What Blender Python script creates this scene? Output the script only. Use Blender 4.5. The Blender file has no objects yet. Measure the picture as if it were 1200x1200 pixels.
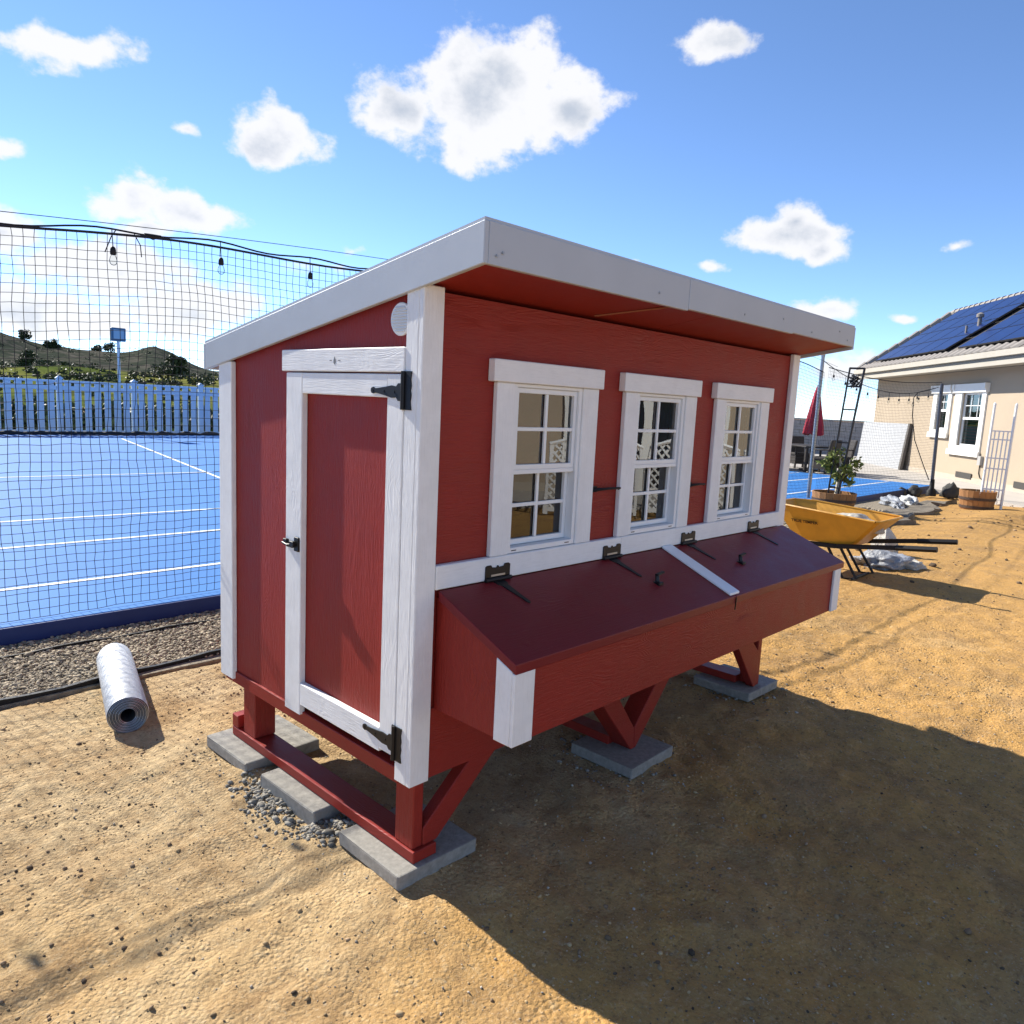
import bpy, bmesh, math, random
import numpy as np
from mathutils import Vector, Matrix, Euler
R = math.radians
random.seed(7)
rng = np.random.default_rng(11)
scene = bpy.context.scene
COL = scene.collection

scene.cycles.max_bounces = 8; scene.cycles.diffuse_bounces = 3; scene.cycles.glossy_bounces = 3; scene.cycles.transparent_max_bounces = 12
# ------------------------------------------------------------------ camera
cam_d = bpy.data.cameras.new('camera')
cam_d.sensor_width = 36.0
cam_d.lens = 36.0 * 874.85 / 1200.0
cam_d.clip_start = 0.05
cam_d.clip_end = 5000
cam_o = bpy.data.objects.new('camera', cam_d)
COL.objects.link(cam_o)
FW = Vector((0.7169, 0.6825, -0.1427)); RT = Vector((0.6937, -0.7186, 0.0485)); UP = RT.cross(FW)
FW.normalize(); RT = (RT - FW * RT.dot(FW)).normalized(); UP = RT.cross(FW)
m = Matrix((RT, UP, -FW)).transposed().to_4x4()
m.translation = Vector((-1.2755, -1.5675, 1.4387))
cam_o.matrix_world = m
cam_d.shift_y = -1.0 / 1200
scene.camera = cam_o

# ------------------------------------------------------------------ sun, sky, exposure
SUN_AZ, SUN_EL = R(-6.0), R(37.0)
EXPOSURE = 1.0
SKY_STRENGTH = 0.145
SUN_STRENGTH = 4.8
scene.view_settings.view_transform = 'Standard'
scene.view_settings.look = 'None'
scene.view_settings.gamma = 1.0
scene.view_settings.use_curve_mapping = False
scene.view_settings.exposure = EXPOSURE
sd = Vector((math.sin(SUN_AZ) * math.cos(SUN_EL), math.cos(SUN_AZ) * math.cos(SUN_EL), math.sin(SUN_EL)))
sl = bpy.data.lights.new('sun', 'SUN'); sl.energy = SUN_STRENGTH; sl.angle = R(0.53); sl.color = (1.0, 0.94, 0.84)
so = bpy.data.objects.new('sun', sl); COL.objects.link(so)
so.rotation_euler = sd.to_track_quat('Z', 'Y').to_euler(); so.location = sd * 60

def view_dir(u, v):
    "direction seen at a point of the 1200 px photograph"
    return (FW + RT * ((u - 600) / 874.85) - UP * ((v - 599) / 874.85)).normalized()

class NT:
    "small node-tree helper"
    def __init__(s, tree): s.t = tree; s.n = tree.nodes; s.l = tree.links
    def node(s, typ, **kw):
        nd = s.n.new(typ)
        for k, v in kw.items(): setattr(nd, k, v)
        return nd
    def inp(s, nd, key, val):
        sock = nd.inputs[key]
        if isinstance(val, bpy.types.NodeSocket): s.l.new(val, sock)
        else: sock.default_value = val
    def math(s, op, a, b=0.0, c=None, clamp=False):
        nd = s.node('ShaderNodeMath', operation=op); nd.use_clamp = clamp
        s.inp(nd, 0, a); s.inp(nd, 1, b)
        if c is not None: s.inp(nd, 2, c)
        return nd.outputs[0]
    def noise(s, vec, scale, detail=4.0, rough=0.5, dist=0.0, out='Fac'):
        nd = s.node('ShaderNodeTexNoise')
        if vec is not None: s.inp(nd, 'Vector', vec)
        s.inp(nd, 'Scale', scale); s.inp(nd, 'Detail', detail); s.inp(nd, 'Roughness', rough); s.inp(nd, 'Distortion', dist)
        return nd.outputs[0 if out == 'Fac' else 1]
    def ramp(s, fac, a, b, ca=(0, 0, 0, 1), cb=(1, 1, 1, 1), mode='LINEAR'):
        nd = s.node('ShaderNodeValToRGB'); nd.color_ramp.interpolation = mode
        e = nd.color_ramp.elements
        e[0].position = a; e[0].color = ca; e[1].position = b; e[1].color = cb
        s.inp(nd, 0, fac); return nd.outputs[0]
    def mix(s, fac, a, b, typ='MIX'):
        nd = s.node('ShaderNodeMix', data_type='RGBA', blend_type=typ)
        s.inp(nd, 0, fac); s.inp(nd, 6, a); s.inp(nd, 7, b); return nd.outputs[2]
    def mapping(s, vec, scale=(1, 1, 1), rot=(0, 0, 0), loc=(0, 0, 0), typ='POINT'):
        nd = s.node('ShaderNodeMapping', vector_type=typ)
        s.inp(nd, 'Vector', vec); s.inp(nd, 'Scale', scale); s.inp(nd, 'Rotation', rot); s.inp(nd, 'Location', loc)
        return nd.outputs[0]

world = bpy.data.worlds.new('World'); scene.world = world; world.use_nodes = True
W = NT(world.node_tree); W.n.clear()
sky = W.node('ShaderNodeTexSky', sky_type='NISHITA')
sky.sun_disc = False; sky.sun_elevation = SUN_EL; sky.sun_rotation = SUN_AZ
sky.altitude = 3000; sky.air_density = 0.7; sky.dust_density = 0.0; sky.ozone_density = 2.4
tc = W.node('ShaderNodeTexCoord'); D = tc.outputs['Generated']
# cumulus field: the clouds of the photograph by direction, scattered fair-weather cumulus everywhere else
wn = W.noise(D, 8.0, 3.0, 0.5, 0.0, 'Color')
vs = W.node('ShaderNodeVectorMath', operation='MULTIPLY_ADD'); W.inp(vs, 0, wn); W.inp(vs, 1, (.05, .05, .05)); W.inp(vs, 2, D)
vo = W.node('ShaderNodeVectorMath', operation='SUBTRACT'); W.inp(vo, 0, vs.outputs[0]); W.inp(vo, 1, (.025, .025, .025))
DW = vo.outputs[0]
clouds = [(575, 112, 120, 66, 1), (468, 122, 60, 44, .95), (665, 122, 60, 30, .9), (548, 172, 62, 34, 1), (316, 160, 56, 38, 1), 
          (158, 234, 50, 26, .95), (222, 252, 62, 25, 1), (170, 270, 46, 15, .8), (15, 272, 58, 28, .95), (75, 300, 80, 26, .95), (140, 320, 90, 34, 1), (40, 348, 85, 32, .95),
          (115, 372, 90, 24, .85), (215, 362, 78, 34, .9), (385, 312, 48, 14, .65), (408, 296, 30, 10, .7),
          (922, 274, 66, 22, 1), (932, 260, 34, 20, .95), (966, 288, 28, 15, .85), (968, 358, 46, 19, 1), (938, 366, 34, 13, .85), (838, 316, 24, 9, .75), (1122, 288, 19, 7, .7),
          (1060, 370, 19, 8, .7), (213, 163, 22, 10, .65), (738, 303, 17, 8, .7), (8, 174, 20, 11, .65), (840, 50, 60, 22, .85), (95, 60, 70, 24, .85), (965, 440, 70, 26, .6)]
field = None
for (u, v, a, b, g0) in clouds:
    d = view_dir(u, v)
    zax = d; xax = (RT - d * RT.dot(d)).normalized(); yax = zax.cross(xax)
    eul = Matrix((xax, yax, zax)).transposed().to_euler()
    mp = W.mapping(DW, (a / 874.85, b / 874.85, 3.0), eul, d, 'TEXTURE')
    ln = W.node('ShaderNodeVectorMath', operation='LENGTH'); W.inp(ln, 0, mp)
    f = W.math('MULTIPLY_ADD', ln.outputs['Value'], -g0, g0)
    if field is None: field = f
    else: field = W.math('SMOOTH_MAX', field, f, 0.18)
# elsewhere
fdot = W.node('ShaderNodeVectorMath', operation='DOT_PRODUCT'); W.inp(fdot, 0, D); W.inp(fdot, 1, tuple(FW))
outside = W.ramp(fdot.outputs['Value'], 0.50, 0.66, (1, 1, 1, 1), (0, 0, 0, 1))
sepD = W.node('ShaderNodeSeparateXYZ'); W.inp(sepD, 0, D)
gen = W.noise(W.mapping(D, (1, 1, 2.2)), 3.1, 3.0, 0.45)
gen = W.math('MULTIPLY_ADD', gen, 3.6, -2.05)
gen = W.math('MULTIPLY_ADD', W.math('SUBTRACT', outside, 1.0), 3.0, gen)
field = W.math('MAXIMUM', field, gen)
fb = W.noise(W.mapping(D, (1, 1, 1.35)), 14.0, 7.0, 0.60)
dens = W.math('ADD', field, W.math('MULTIPLY_ADD', fb, 2.1, -1.10))
cov = W.node('ShaderNodeMapRange', interpolation_type='SMOOTHSTEP'); W.inp(cov, 0, dens); W.inp(cov, 1, 0.02); W.inp(cov, 2, 0.42)
shade = W.node('ShaderNodeMapRange', interpolation_type='SMOOTHSTEP')
sepN = W.node('ShaderNodeSeparateColor'); W.inp(sepN, 0, wn)
W.inp(shade, 0, W.math('ADD', dens, W.math('MULTIPLY_ADD', sepN.outputs[1], 2.8, -1.4))); W.inp(shade, 1, 0.52); W.inp(shade, 2, 1.45)
K = 1.0 / (SKY_STRENGTH * 2 ** EXPOSURE)
ccol = W.mix(shade.outputs[0], (1.0 * K, 1.0 * K, 1.02 * K, 1), (.56 * K, .62 * K, .72 * K, 1))
skc = W.node('ShaderNodeHueSaturation'); W.inp(skc, 'Saturation', 1.05); W.inp(skc, 'Color', sky.outputs[0])
finalc = W.mix(W.math('MULTIPLY', cov.outputs[0], 0.96), skc.outputs[0], ccol)
bg = W.node('ShaderNodeBackground'); W.inp(bg, 'Color', finalc); W.inp(bg, 'Strength', SKY_STRENGTH)
wo = W.node('ShaderNodeOutputWorld'); W.l.new(bg.outputs[0], wo.inputs[0])

# ------------------------------------------------------------------ material helpers
MATS = {}
def mat(name, base, rough=0.6, metal=0.0, spec=0.5, var=0.0, vscale=6.0, bump=0.0, bscale=60.0, bdist=0.002, stretch=(1, 1, 1), col2=None, island=0.0):
    if name in MATS: return MATS[name]
    mt = bpy.data.materials.new(name); mt.use_nodes = True
    T = NT(mt.node_tree); p = T.n['Principled BSDF']
    p.inputs['Roughness'].default_value = rough; p.inputs['Metallic'].default_value = metal
    p.inputs['Specular IOR Level'].default_value = spec
    c = (*base, 1)
    obj = T.node('ShaderNodeTexCoord').outputs['Object']
    vec = T.mapping(obj, stretch)
    colr = None
    if var > 0 or col2:
        f = T.noise(vec, vscale, 5, .55)
        f = T.ramp(f, .3, .7)
        dk = (*(col2 if col2 else tuple(x * (1 - var) for x in base)), 1)
        colr = T.mix(f, dk, c)
    if island > 0:
        g = T.node('ShaderNodeNewGeometry'); 
        br = T.math('MULTIPLY_ADD', g.outputs['Random Per Island'], 2 * island, 1 - island)
        cc = T.node('ShaderNodeCombineColor'); T.inp(cc, 0, br); T.inp(cc, 1, br); T.inp(cc, 2, br)
        colr = T.mix(1.0, colr if colr else c, cc.outputs[0], 'MULTIPLY')
    if colr: T.l.new(colr, p.inputs['Base Color'])
    else: p.inputs['Base Color'].default_value = c
    if bump > 0:
        b = T.node('ShaderNodeBump'); T.inp(b, 'Strength', bump); T.inp(b, 'Distance', bdist)
        T.inp(b, 'Height', T.noise(vec, bscale, 6, .6)); T.l.new(b.outputs[0], p.inputs['Normal'])
    MATS[name] = mt
    return mt

def wood_paint(name, base, axis, rough=0.5, strength=0.6, dirt=0.12, fine=1.0):
    "painted embossed wood siding: grain runs along axis (0,1,2)"
    if name in MATS: return MATS[name]
    mt = bpy.data.materials.new(name); mt.use_nodes = True
    T = NT(mt.node_tree); p = T.n['Principled BSDF']
    obj = T.node('ShaderNodeTexCoord').outputs['Object']
    sc = [9.0, 9.0, 9.0]; sc[axis] = 1.15
    wv = T.noise(obj, 2.2, 2, .5, 0, 'Color')
    vm = T.node('ShaderNodeVectorMath', operation='MULTIPLY_ADD'); T.inp(vm, 0, wv); T.inp(vm, 1, (.16, .16, .16)); T.inp(vm, 2, obj)
    vec = T.mapping(vm.outputs[0], tuple(sc))
    big = T.noise(vec, 1.2, 2, .4, 0.6)
    rings = T.math('SINE', T.math('MULTIPLY', big, 190.0))
    sc2 = [210.0 * fine] * 3; sc2[axis] = 16.0
    fine_n = T.noise(T.mapping(obj, tuple(sc2)), 1.0, 4, .6)
    blotch = T.noise(obj, 5.0, 4, .5)
    h = T.math('ADD', T.math('MULTIPLY', T.math('MULTIPLY', rings, T.ramp(blotch, .45, .68)), .20), fine_n)
    b = T.node('ShaderNodeBump'); T.inp(b, 'Strength', strength); T.inp(b, 'Distance', .0025); T.inp(b, 'Height', h)
    T.l.new(b.outputs[0], p.inputs['Normal'])
    d = T.noise(obj, 11.0, 6, .65)
    col = T.mix(T.ramp(d, .38, .72), (*[x * (1 - dirt) for x in base], 1), (*base, 1))
    col = T.mix(T.math('MULTIPLY', T.ramp(fine_n, .25, .5, (1, 1, 1, 1), (0, 0, 0, 1)), .35), col, (*[x * .72 for x in base], 1))
    T.l.new(col, p.inputs['Base Color'])
    T.l.new(T.math('MULTIPLY_ADD', d, .25, rough - .12), p.inputs['Roughness'])
    p.inputs['Specular IOR Level'].default_value = 0.28
    MATS[name] = mt
    return mt

RED = (.285, .025, .017)
WHITE = (.85, .85, .83)
M_red_x = wood_paint('red_siding_horizontal', RED, 0, .52, .9)
M_red_z = wood_paint('red_siding_vertical', RED, 2, .50, 1.0)
M_red_y = wood_paint('red_timber_lengthwise', RED, 1, .48, .35)
M_red_lid = wood_paint('red_lid_paint', (.185, .014, .018), 0, .40, .30)
M_red_smooth = wood_paint('red_soffit_paint', RED, 0, .55, .2)
M_wh_z = wood_paint('white_trim_vertical', WHITE, 2, .5, .45, .10)
M_wh_x = wood_paint('white_trim_horizontal', WHITE, 0, .5, .25, .08)
M_wh_y = wood_paint('white_trim_depthwise', WHITE, 1, .5, .45, .10)
M_vinyl = mat('white_vinyl', (.80, .81, .80), .35, var=.05, vscale=9)
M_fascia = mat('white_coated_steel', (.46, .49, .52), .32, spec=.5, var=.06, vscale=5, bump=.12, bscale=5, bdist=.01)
M_black = mat('black_powder_coat', (.007, .007, .008), .45, spec=.35)
M_dark_in = mat('bare_plywood_inside', (.20, .13, .07), .8, var=.3)
M_steel = mat('galvanised_steel', (.42, .45, .48), .38, metal=.75, var=.25, vscale=14)
M_conc = mat('cast_concrete', (.31, .295, .26), .9, var=.32, vscale=55, bump=.7, bscale=120, bdist=.002)
M_patio = mat('pale_patio_concrete', (.44, .41, .37), .9, var=.15, vscale=1.4, bump=.3, bscale=60)
M_netblk = mat('black_net_twine', (.015, .016, .02), .8)
M_rubber = mat('black_plastic', (.009, .009, .010), .55, spec=.3, bump=.3, bscale=40, bdist=.003)

def glass_mat(name, ior=1.9, tint=(.72, .76, .76), rough=0.0):
    if name in MATS: return MATS[name]
    mt = bpy.data.materials.new(name); mt.use_nodes = True
    T = NT(mt.node_tree); T.n.clear()
    o = T.node('ShaderNodeOutputMaterial'); mx = T.node('ShaderNodeMixShader')
    fr = T.node('ShaderNodeFresnel'); T.inp(fr, 'IOR', ior)
    gl = T.node('ShaderNodeBsdfGlossy'); T.inp(gl, 'Roughness', rough); T.inp(gl, 'Color', (.95, .97, .97, 1))
    tr = T.node('ShaderNodeBsdfTransparent'); T.inp(tr, 'Color', (*tint, 1))
    obj = T.node('ShaderNodeTexCoord').outputs['Object']
    b = T.node('ShaderNodeBump'); T.inp(b, 'Strength', .05); T.inp(b, 'Distance', .01); T.inp(b, 'Height', T.noise(obj, 5.0, 1, .4))
    T.l.new(b.outputs[0], gl.inputs['Normal'])
    T.l.new(fr.outputs[0], mx.inputs[0]); T.l.new(tr.outputs[0], mx.inputs[1]); T.l.new(gl.outputs[0], mx.inputs[2])
    T.l.new(mx.outputs[0], o.inputs[0])
    MATS[name] = mt
    return mt
M_glass = glass_mat('window_glass', 2.1)
M_glass2 = glass_mat('screened_window_glass', 1.75, (.35, .37, .38))

# ------------------------------------------------------------------ mesh helpers
class MB:
    def __init__(s): s.v = []; s.f = []
    def add(s, vs, fs):
        o = len(s.v); s.v += [tuple(v) for v in vs]; s.f += [tuple(i + o for i in f) for f in fs]; return s
    def box(s, x0, x1, y0, y1, z0, z1):
        vs = [(x, y, z) for z in (z0, z1) for y in (y0, y1) for x in (x0, x1)]
        return s.add(vs, [(0, 2, 3, 1), (4, 5, 7, 6), (0, 1, 5, 4), (2, 6, 7, 3), (0, 4, 6, 2), (1, 3, 7, 5)])
    def bar(s, a, b, w, h, up=(0, 0, 1)):
        "square bar from a to b"
        a = Vector(a); b = Vector(b); d = (b - a).normalized(); up = Vector(up)
        if abs(d.dot(up)) > .98: up = Vector((1, 0, 0))
        x = d.cross(up).normalized(); y = x.cross(d)
        vs = []
        for p in (a, b):
            for sx, sy in ((-1, -1), (1, -1), (1, 1), (-1, 1)): vs.append(p + x * sx * w / 2 + y * sy * h / 2)
        return s.add(vs, [(3, 2, 1, 0), (4, 5, 6, 7), (0, 1, 5, 4), (1, 2, 6, 5), (2, 3, 7, 6), (3, 0, 4, 7)])
    def ring(s, x0, x1, z0, z1, side, bottom, top, y0, y1):
        "rectangular frame in the x-z plane"
        o = [(x0, z0), (x1, z0), (x1, z1), (x0, z1)]; i = [(x0 + side, z0 + bottom), (x1 - side, z0 + bottom), (x1 - side, z1 - top), (x0 + side, z1 - top)]
        vs = [(x, y, z) for y in (y0, y1) for (x, z) in o + i]; fs = []
        for k in range(4):
            n = (k + 1) % 4
            fs += [(k, n, 4 + n, 4 + k), (8 + n, 8 + k, 12 + k, 12 + n), (n, k, 8 + k, 8 + n), (4 + k, 4 + n, 12 + n, 12 + k)]
        return s.add(vs, fs)
    def prism(s, poly, axis, a, b):
        "extrude a 2D polygon along an axis from a to b; poly coords are the other two axes in order"
        def P(p, t):
            q = list(p); q.insert(axis, t); return tuple(q)
        n = len(poly); vs = [P(p, a) for p in poly] + [P(p, b) for p in poly]
        fs = [tuple(range(n))[::-1], tuple(range(n, 2 * n))] + [(i, (i + 1) % n, n + (i + 1) % n, n + i) for i in range(n)]
        return s.add(vs, fs)
    def tube(s, pts, r, n=6, caps=True):
        pts = [Vector(p) for p in pts]; k = len(pts); rs = r if hasattr(r, '__len__') else [r] * k
        vs = []; fs = []; ref = None
        for i, p in enumerate(pts):
            d = (pts[min(i + 1, k - 1)] - pts[max(i - 1, 0)]).normalized()
            if ref is None: ref = Vector((0, 0, 1)) if abs(d.z) < .9 else Vector((1, 0, 0))
            x = d.cross(ref).normalized(); y = x.cross(d).normalized(); ref = y
            for j in range(n):
                t = 2 * math.pi * j / n; vs.append(p + (x * math.cos(t) + y * math.sin(t)) * rs[i])
        for i in range(k - 1):
            for j in range(n):
                fs.append((i * n + j, i * n + (j + 1) % n, (i + 1) * n + (j + 1) % n, (i + 1) * n + j))
        if caps: fs += [tuple(range(n))[::-1], tuple((k - 1) * n + j for j in range(n))]
        return s.add(vs, fs)
    def lathe(s, prof, n=24, c=(0, 0, 0), closed=True):
        "profile of (radius, z)"
        vs = []; fs = []; k = len(prof)
        for (r, z) in prof:
            for j in range(n):
                t = 2 * math.pi * j / n; vs.append((c[0] + r * math.cos(t), c[1] + r * math.sin(t), c[2] + z))
        for i in range(k - 1):
            for j in range(n): fs.append((i * n + j, i * n + (j + 1) % n, (i + 1) * n + (j + 1) % n, (i + 1) * n + j))
        if closed: fs += [tuple(range(n))[::-1], tuple((k - 1) * n + j for j in range(n))]
        return s.add(vs, fs)
    def mesh(s, name, bevel=0, smooth=False, seg=1):
        me = bpy.data.meshes.new(name); me.from_pydata(s.v, [], s.f); me.validate()
        bm = bmesh.new(); bm.from_mesh(me)
        bmesh.ops.recalc_face_normals(bm, faces=bm.faces)
        if bevel:
            es = [e for e in bm.edges if len(e.link_faces) == 2 and e.calc_face_angle(0) > .5]
            bmesh.ops.bevel(bm, geom=es, offset=bevel, segments=seg, affect='EDGES', profile=.6, clamp_overlap=True)
        if smooth:
            for f in bm.faces: f.smooth = True
        bm.to_mesh(me); bm.free()
        if smooth: me.set_sharp_from_angle(angle=R(38))
        return me
    def build(s, name, material, parent=None, bevel=0, smooth=False, loc=(0, 0, 0), seg=1):
        return link(name, s.mesh(name, bevel, smooth, seg), material, parent, loc)

def link(name, me, material, parent=None, loc=(0, 0, 0), rot=(0, 0, 0)):
    o = bpy.data.objects.new(name, me)
    if material and not me.materials: me.materials.append(material)
    COL.objects.link(o); o.location = loc; o.rotation_euler = rot
    if parent is not None: o.parent = parent
    return o
def tag(o, label=None, cat=None, group=None, kind=None):
    for k, v in (('label', label), ('category', cat), ('group', group), ('kind', kind)):
        if v: o[k] = v
    return o
def thing(name, label, cat, loc=(0, 0, 0), rz=0, group=None):
    o = bpy.data.objects.new(name, None); COL.objects.link(o); o.empty_display_size = .2
    o.location = loc; o.rotation_euler = (0, 0, rz)
    return tag(o, label, cat, group)
def copy_tree(o, parent=None):
    c = o.copy(); COL.objects.link(c); c.parent = parent
    for ch in list(o.children): copy_tree(ch, c)
    return c
def B(x0, x1, y0, y1, z0, z1): return MB().box(x0, x1, y0, y1, z0, z1)

def np_mesh(name, V, F):
    "fast mesh from arrays, all faces the same size"
    me = bpy.data.meshes.new(name); V = np.asarray(V, np.float32); F = np.asarray(F, np.int32)
    me.vertices.add(len(V)); me.vertices.foreach_set('co', V.ravel())
    k = F.shape[1]; me.loops.add(F.size); me.loops.foreach_set('vertex_index', F.ravel())
    me.polygons.add(len(F)); me.polygons.foreach_set('loop_start', np.arange(0, F.size, k, dtype=np.int32))
    me.update(calc_edges=True); me.validate()
    return me

def value_noise(x, y, seed, scale):
    r = np.random.default_rng(seed); G = r.random((256, 256))
    x = x / scale + 1000.3; y = y / scale + 1000.7
    xi = np.floor(x).astype(int); yi = np.floor(y).astype(int); fx = x - xi; fy = y - yi
    fx = fx * fx * (3 - 2 * fx); fy = fy * fy * (3 - 2 * fy)
    g = lambda a, b: G[a % 256, b % 256]
    return (g(xi, yi) * (1 - fx) * (1 - fy) + g(xi + 1, yi) * fx * (1 - fy) + g(xi, yi + 1) * (1 - fx) * fy + g(xi + 1, yi + 1) * fx * fy) - .5
def sstep(a, b, x):
    t = np.clip((x - a) / (b - a), 0, 1); return t * t * (3 - 2 * t)

# ------------------------------------------------------------------ ground
def ground_h(x, y):
    x = np.asarray(x, float); y = np.asarray(y, float)
    near = np.exp(-((x - 1) ** 2 + (y - .5) ** 2) / 60)
    h = .022 * value_noise(x, y, 1, 1.7) * sstep(1.0, 3.5, np.hypot(x - 1.1, y - .6)) + .014 * value_noise(x, y, 2, .42) + .014 * value_noise(x, y, 3, .15) * near + .014 * value_noise(x, y, 4, .068) * near + .011 * value_noise(x, y, 5, .036) * near
    for (cx, cy, rr, amp) in ((.12, .15, .42, .028), (1.18, .08, .42, .028), (2.28, .15, .42, .028), (.1, 1.05, .42, .028), (.05, .6, .35, .012)):
        h = h + amp * np.exp(-(((x - cx) ** 2 + (y - cy) ** 2) / rr ** 2) ** 2)
    # low spoil heap at the edge of the mat
    h = h + .10 * np.exp(-(((x - 12.3) / 2.2) ** 2 + ((y - .9) / .45) ** 2)) + .05 * np.exp(-(((x - 9) / 2.2) ** 2 + ((y - .3) / .8) ** 2))
    k = sstep(2.12, 2.24, y) * (1 - sstep(13.5, 15, x))
    h = h * (1 - k) - .03 * k
    k2 = sstep(2.95, 3.05, y); h = h * (1 - k2) - .06 * k2
    k3 = sstep(15.0, 15.5, x); h = h * (1 - k3) - .06 * k3
    far = sstep(40, 80, np.hypot(x, y)); h = h * (1 - far) - .3 * far
    return h
def graded(lo, hi, step, far, grow):
    a = list(np.arange(lo, hi + 1e-6, step)); s = step
    while a[-1] < far: s *= grow; a.append(a[-1] + s)
    s = step
    while a[0] > -far: s *= grow; a.insert(0, a[0] - s)
    return np.array(a)
gx = graded(-2.2, 5.5, .021, 2500, 1.06); gy = graded(-2.2, 2.4, .021, 2500, 1.06)
GX, GY = np.meshgrid(gx, gy); GZ = ground_h(GX, GY)
n0, n1 = GX.shape; idx = np.arange(n0 * n1).reshape(n0, n1)
F = np.stack([idx[:-1, :-1], idx[:-1, 1:], idx[1:, 1:], idx[1:, :-1]], -1).reshape(-1, 4)
gme = np_mesh('ground', np.stack([GX, GY, GZ], -1).reshape(-1, 3), F); gme.polygons.foreach_set('use_smooth', [True] * len(F))
def sand_mat():
    mt = bpy.data.materials.new('decomposed_granite_dirt'); mt.use_nodes = True
    T = NT(mt.node_tree); p = T.n['Principled BSDF']; pos = T.node('ShaderNodeNewGeometry').outputs['Position']
    a = T.noise(pos, .55, 4, .6); b = T.noise(pos, 3.2, 6, .65, .5); c = T.noise(pos, 24., 6, .7); d = T.noise(pos, 130., 3, .6)
    e = T.noise(pos, 62., 5, .75)
    sx = T.node('ShaderNodeSeparateXYZ'); T.inp(sx, 0, pos)
    ax = T.math('MULTIPLY_ADD', T.math('SUBTRACT', sx.outputs[0], T.math('MULTIPLY', sx.outputs[1], .8)), .055, T.math('ADD', a, -.03))
    col = T.mix(T.ramp(ax, .40, .64), (.465, .340, .185, 1), (.475, .270, .085, 1))
    col = T.mix(T.math('MULTIPLY', T.ramp(b, .36, .56, (1, 1, 1, 1), (0, 0, 0, 1)), .65), col, (.29, .175, .075, 1))
    col = T.mix(T.math('MULTIPLY', T.ramp(c, .34, .46, (1, 1, 1, 1), (0, 0, 0, 1)), .60), col, (.215, .130, .062, 1))
    col = T.mix(T.math('MULTIPLY', T.ramp(e, .32, .45, (1, 1, 1, 1), (0, 0, 0, 1)), .72), col, (.155, .095, .05, 1))
    col = T.mix(T.math('MULTIPLY', T.ramp(c, .56, .72), .45), col, (.60, .475, .29, 1))
    col = T.mix(T.math('MULTIPLY', T.ramp(d, .58, .76), .50), col, (.64, .54, .38, 1))
    vo = T.node('ShaderNodeTexVoronoi'); T.inp(vo, 'Vector', pos); T.inp(vo, 'Scale', 38.0)
    spk = T.ramp(vo.outputs['Distance'], .10, .18, (1, 1, 1, 1), (0, 0, 0, 1))
    sel = T.ramp(T.noise(pos, 9.0, 3, .6), .50, .60)
    col = T.mix(T.math('MULTIPLY', T.math('MULTIPLY', spk, sel), .7), col, (.085, .055, .035, 1))
    T.l.new(col, p.inputs['Base Color']); p.inputs['Roughness'].default_value = .95; p.inputs['Specular IOR Level'].default_value = .15
    vb = T.node('ShaderNodeTexVoronoi'); T.inp(vb, 'Vector', pos); T.inp(vb, 'Scale', 75.0); T.inp(vb, 'Randomness', 1.0)
    hh = T.math('ADD', T.math('MULTIPLY_ADD', c, .45, T.math('MULTIPLY', T.math('MULTIPLY', vb.outputs['Distance'], T.ramp(T.noise(pos, 6.0, 4, .6), .30, .62)), -.60)), T.math('ADD', T.math('MULTIPLY', d, .30), T.math('MULTIPLY', e, .6)))
    bm_ = T.node('ShaderNodeBump'); T.inp(bm_, 'Strength', .8); T.inp(bm_, 'Distance', .014); T.inp(bm_, 'Height', hh); T.l.new(bm_.outputs[0], p.inputs['Normal'])
    return mt
M_sand = sand_mat()
tag(link('ground', gme, M_sand), kind='structure')

# stones: irregular low-poly lumps joined into one mesh
ICO_V = []; ICO_F = []
_b = bmesh.new(); bmesh.ops.create_icosphere(_b, subdivisions=1, radius=1); _b.verts.ensure_lookup_table()
ICO_V = np.array([v.co[:] for v in _b.verts]); ICO_F = np.array([[v.index for v in f.verts] for f in _b.faces]); _b.free()
def stones(name, P, S, material, parent=None, flat=.65, seed=3):
    r = np.random.default_rng(seed); n = len(P); P = np.asarray(P); S = np.asarray(S)
    q = r.normal(size=(n, 4)); q /= np.linalg.norm(q, axis=1)[:, None]; w, x, y, z = q.T
    Rm = np.stack([1 - 2 * (y * y + z * z), 2 * (x * y - z * w), 2 * (x * z + y * w), 2 * (x * y + z * w), 1 - 2 * (x * x + z * z), 2 * (y * z - x * w), 2 * (x * z - y * w), 2 * (y * z + x * w), 1 - 2 * (x * x + y * y)], -1).reshape(n, 3, 3)
    sc = np.stack([r.uniform(.8, 1.25, n), r.uniform(.65, 1.0, n), r.uniform(.45, .8, n)], -1)
    base = ICO_V[None] * (1 + r.uniform(-.22, .22, (n, len(ICO_V), 1)))
    V = np.einsum('nij,nkj->nki', Rm, base * sc[:, None]) * S[:, None, None]
    V[..., 2] *= flat; V += P[:, None]
    Fc = (ICO_F[None] + (np.arange(n) * len(ICO_V))[:, None, None]).reshape(-1, 3)
    return link(name, np_mesh(name, V.reshape(-1, 3), Fc), material, parent)
M_gravel = mat('crushed_gravel', (.38, .31, .21), .9, var=.35, vscale=30, island=.55)
M_gravel_grey = mat('grey_base_gravel', (.31, .285, .235), .95, var=.4, vscale=60, bump=.6, bscale=150, island=.6)
M_pebble = mat('dirt_pebbles', (.26, .175, .10), .95, var=.4, vscale=20, island=.75)

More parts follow.
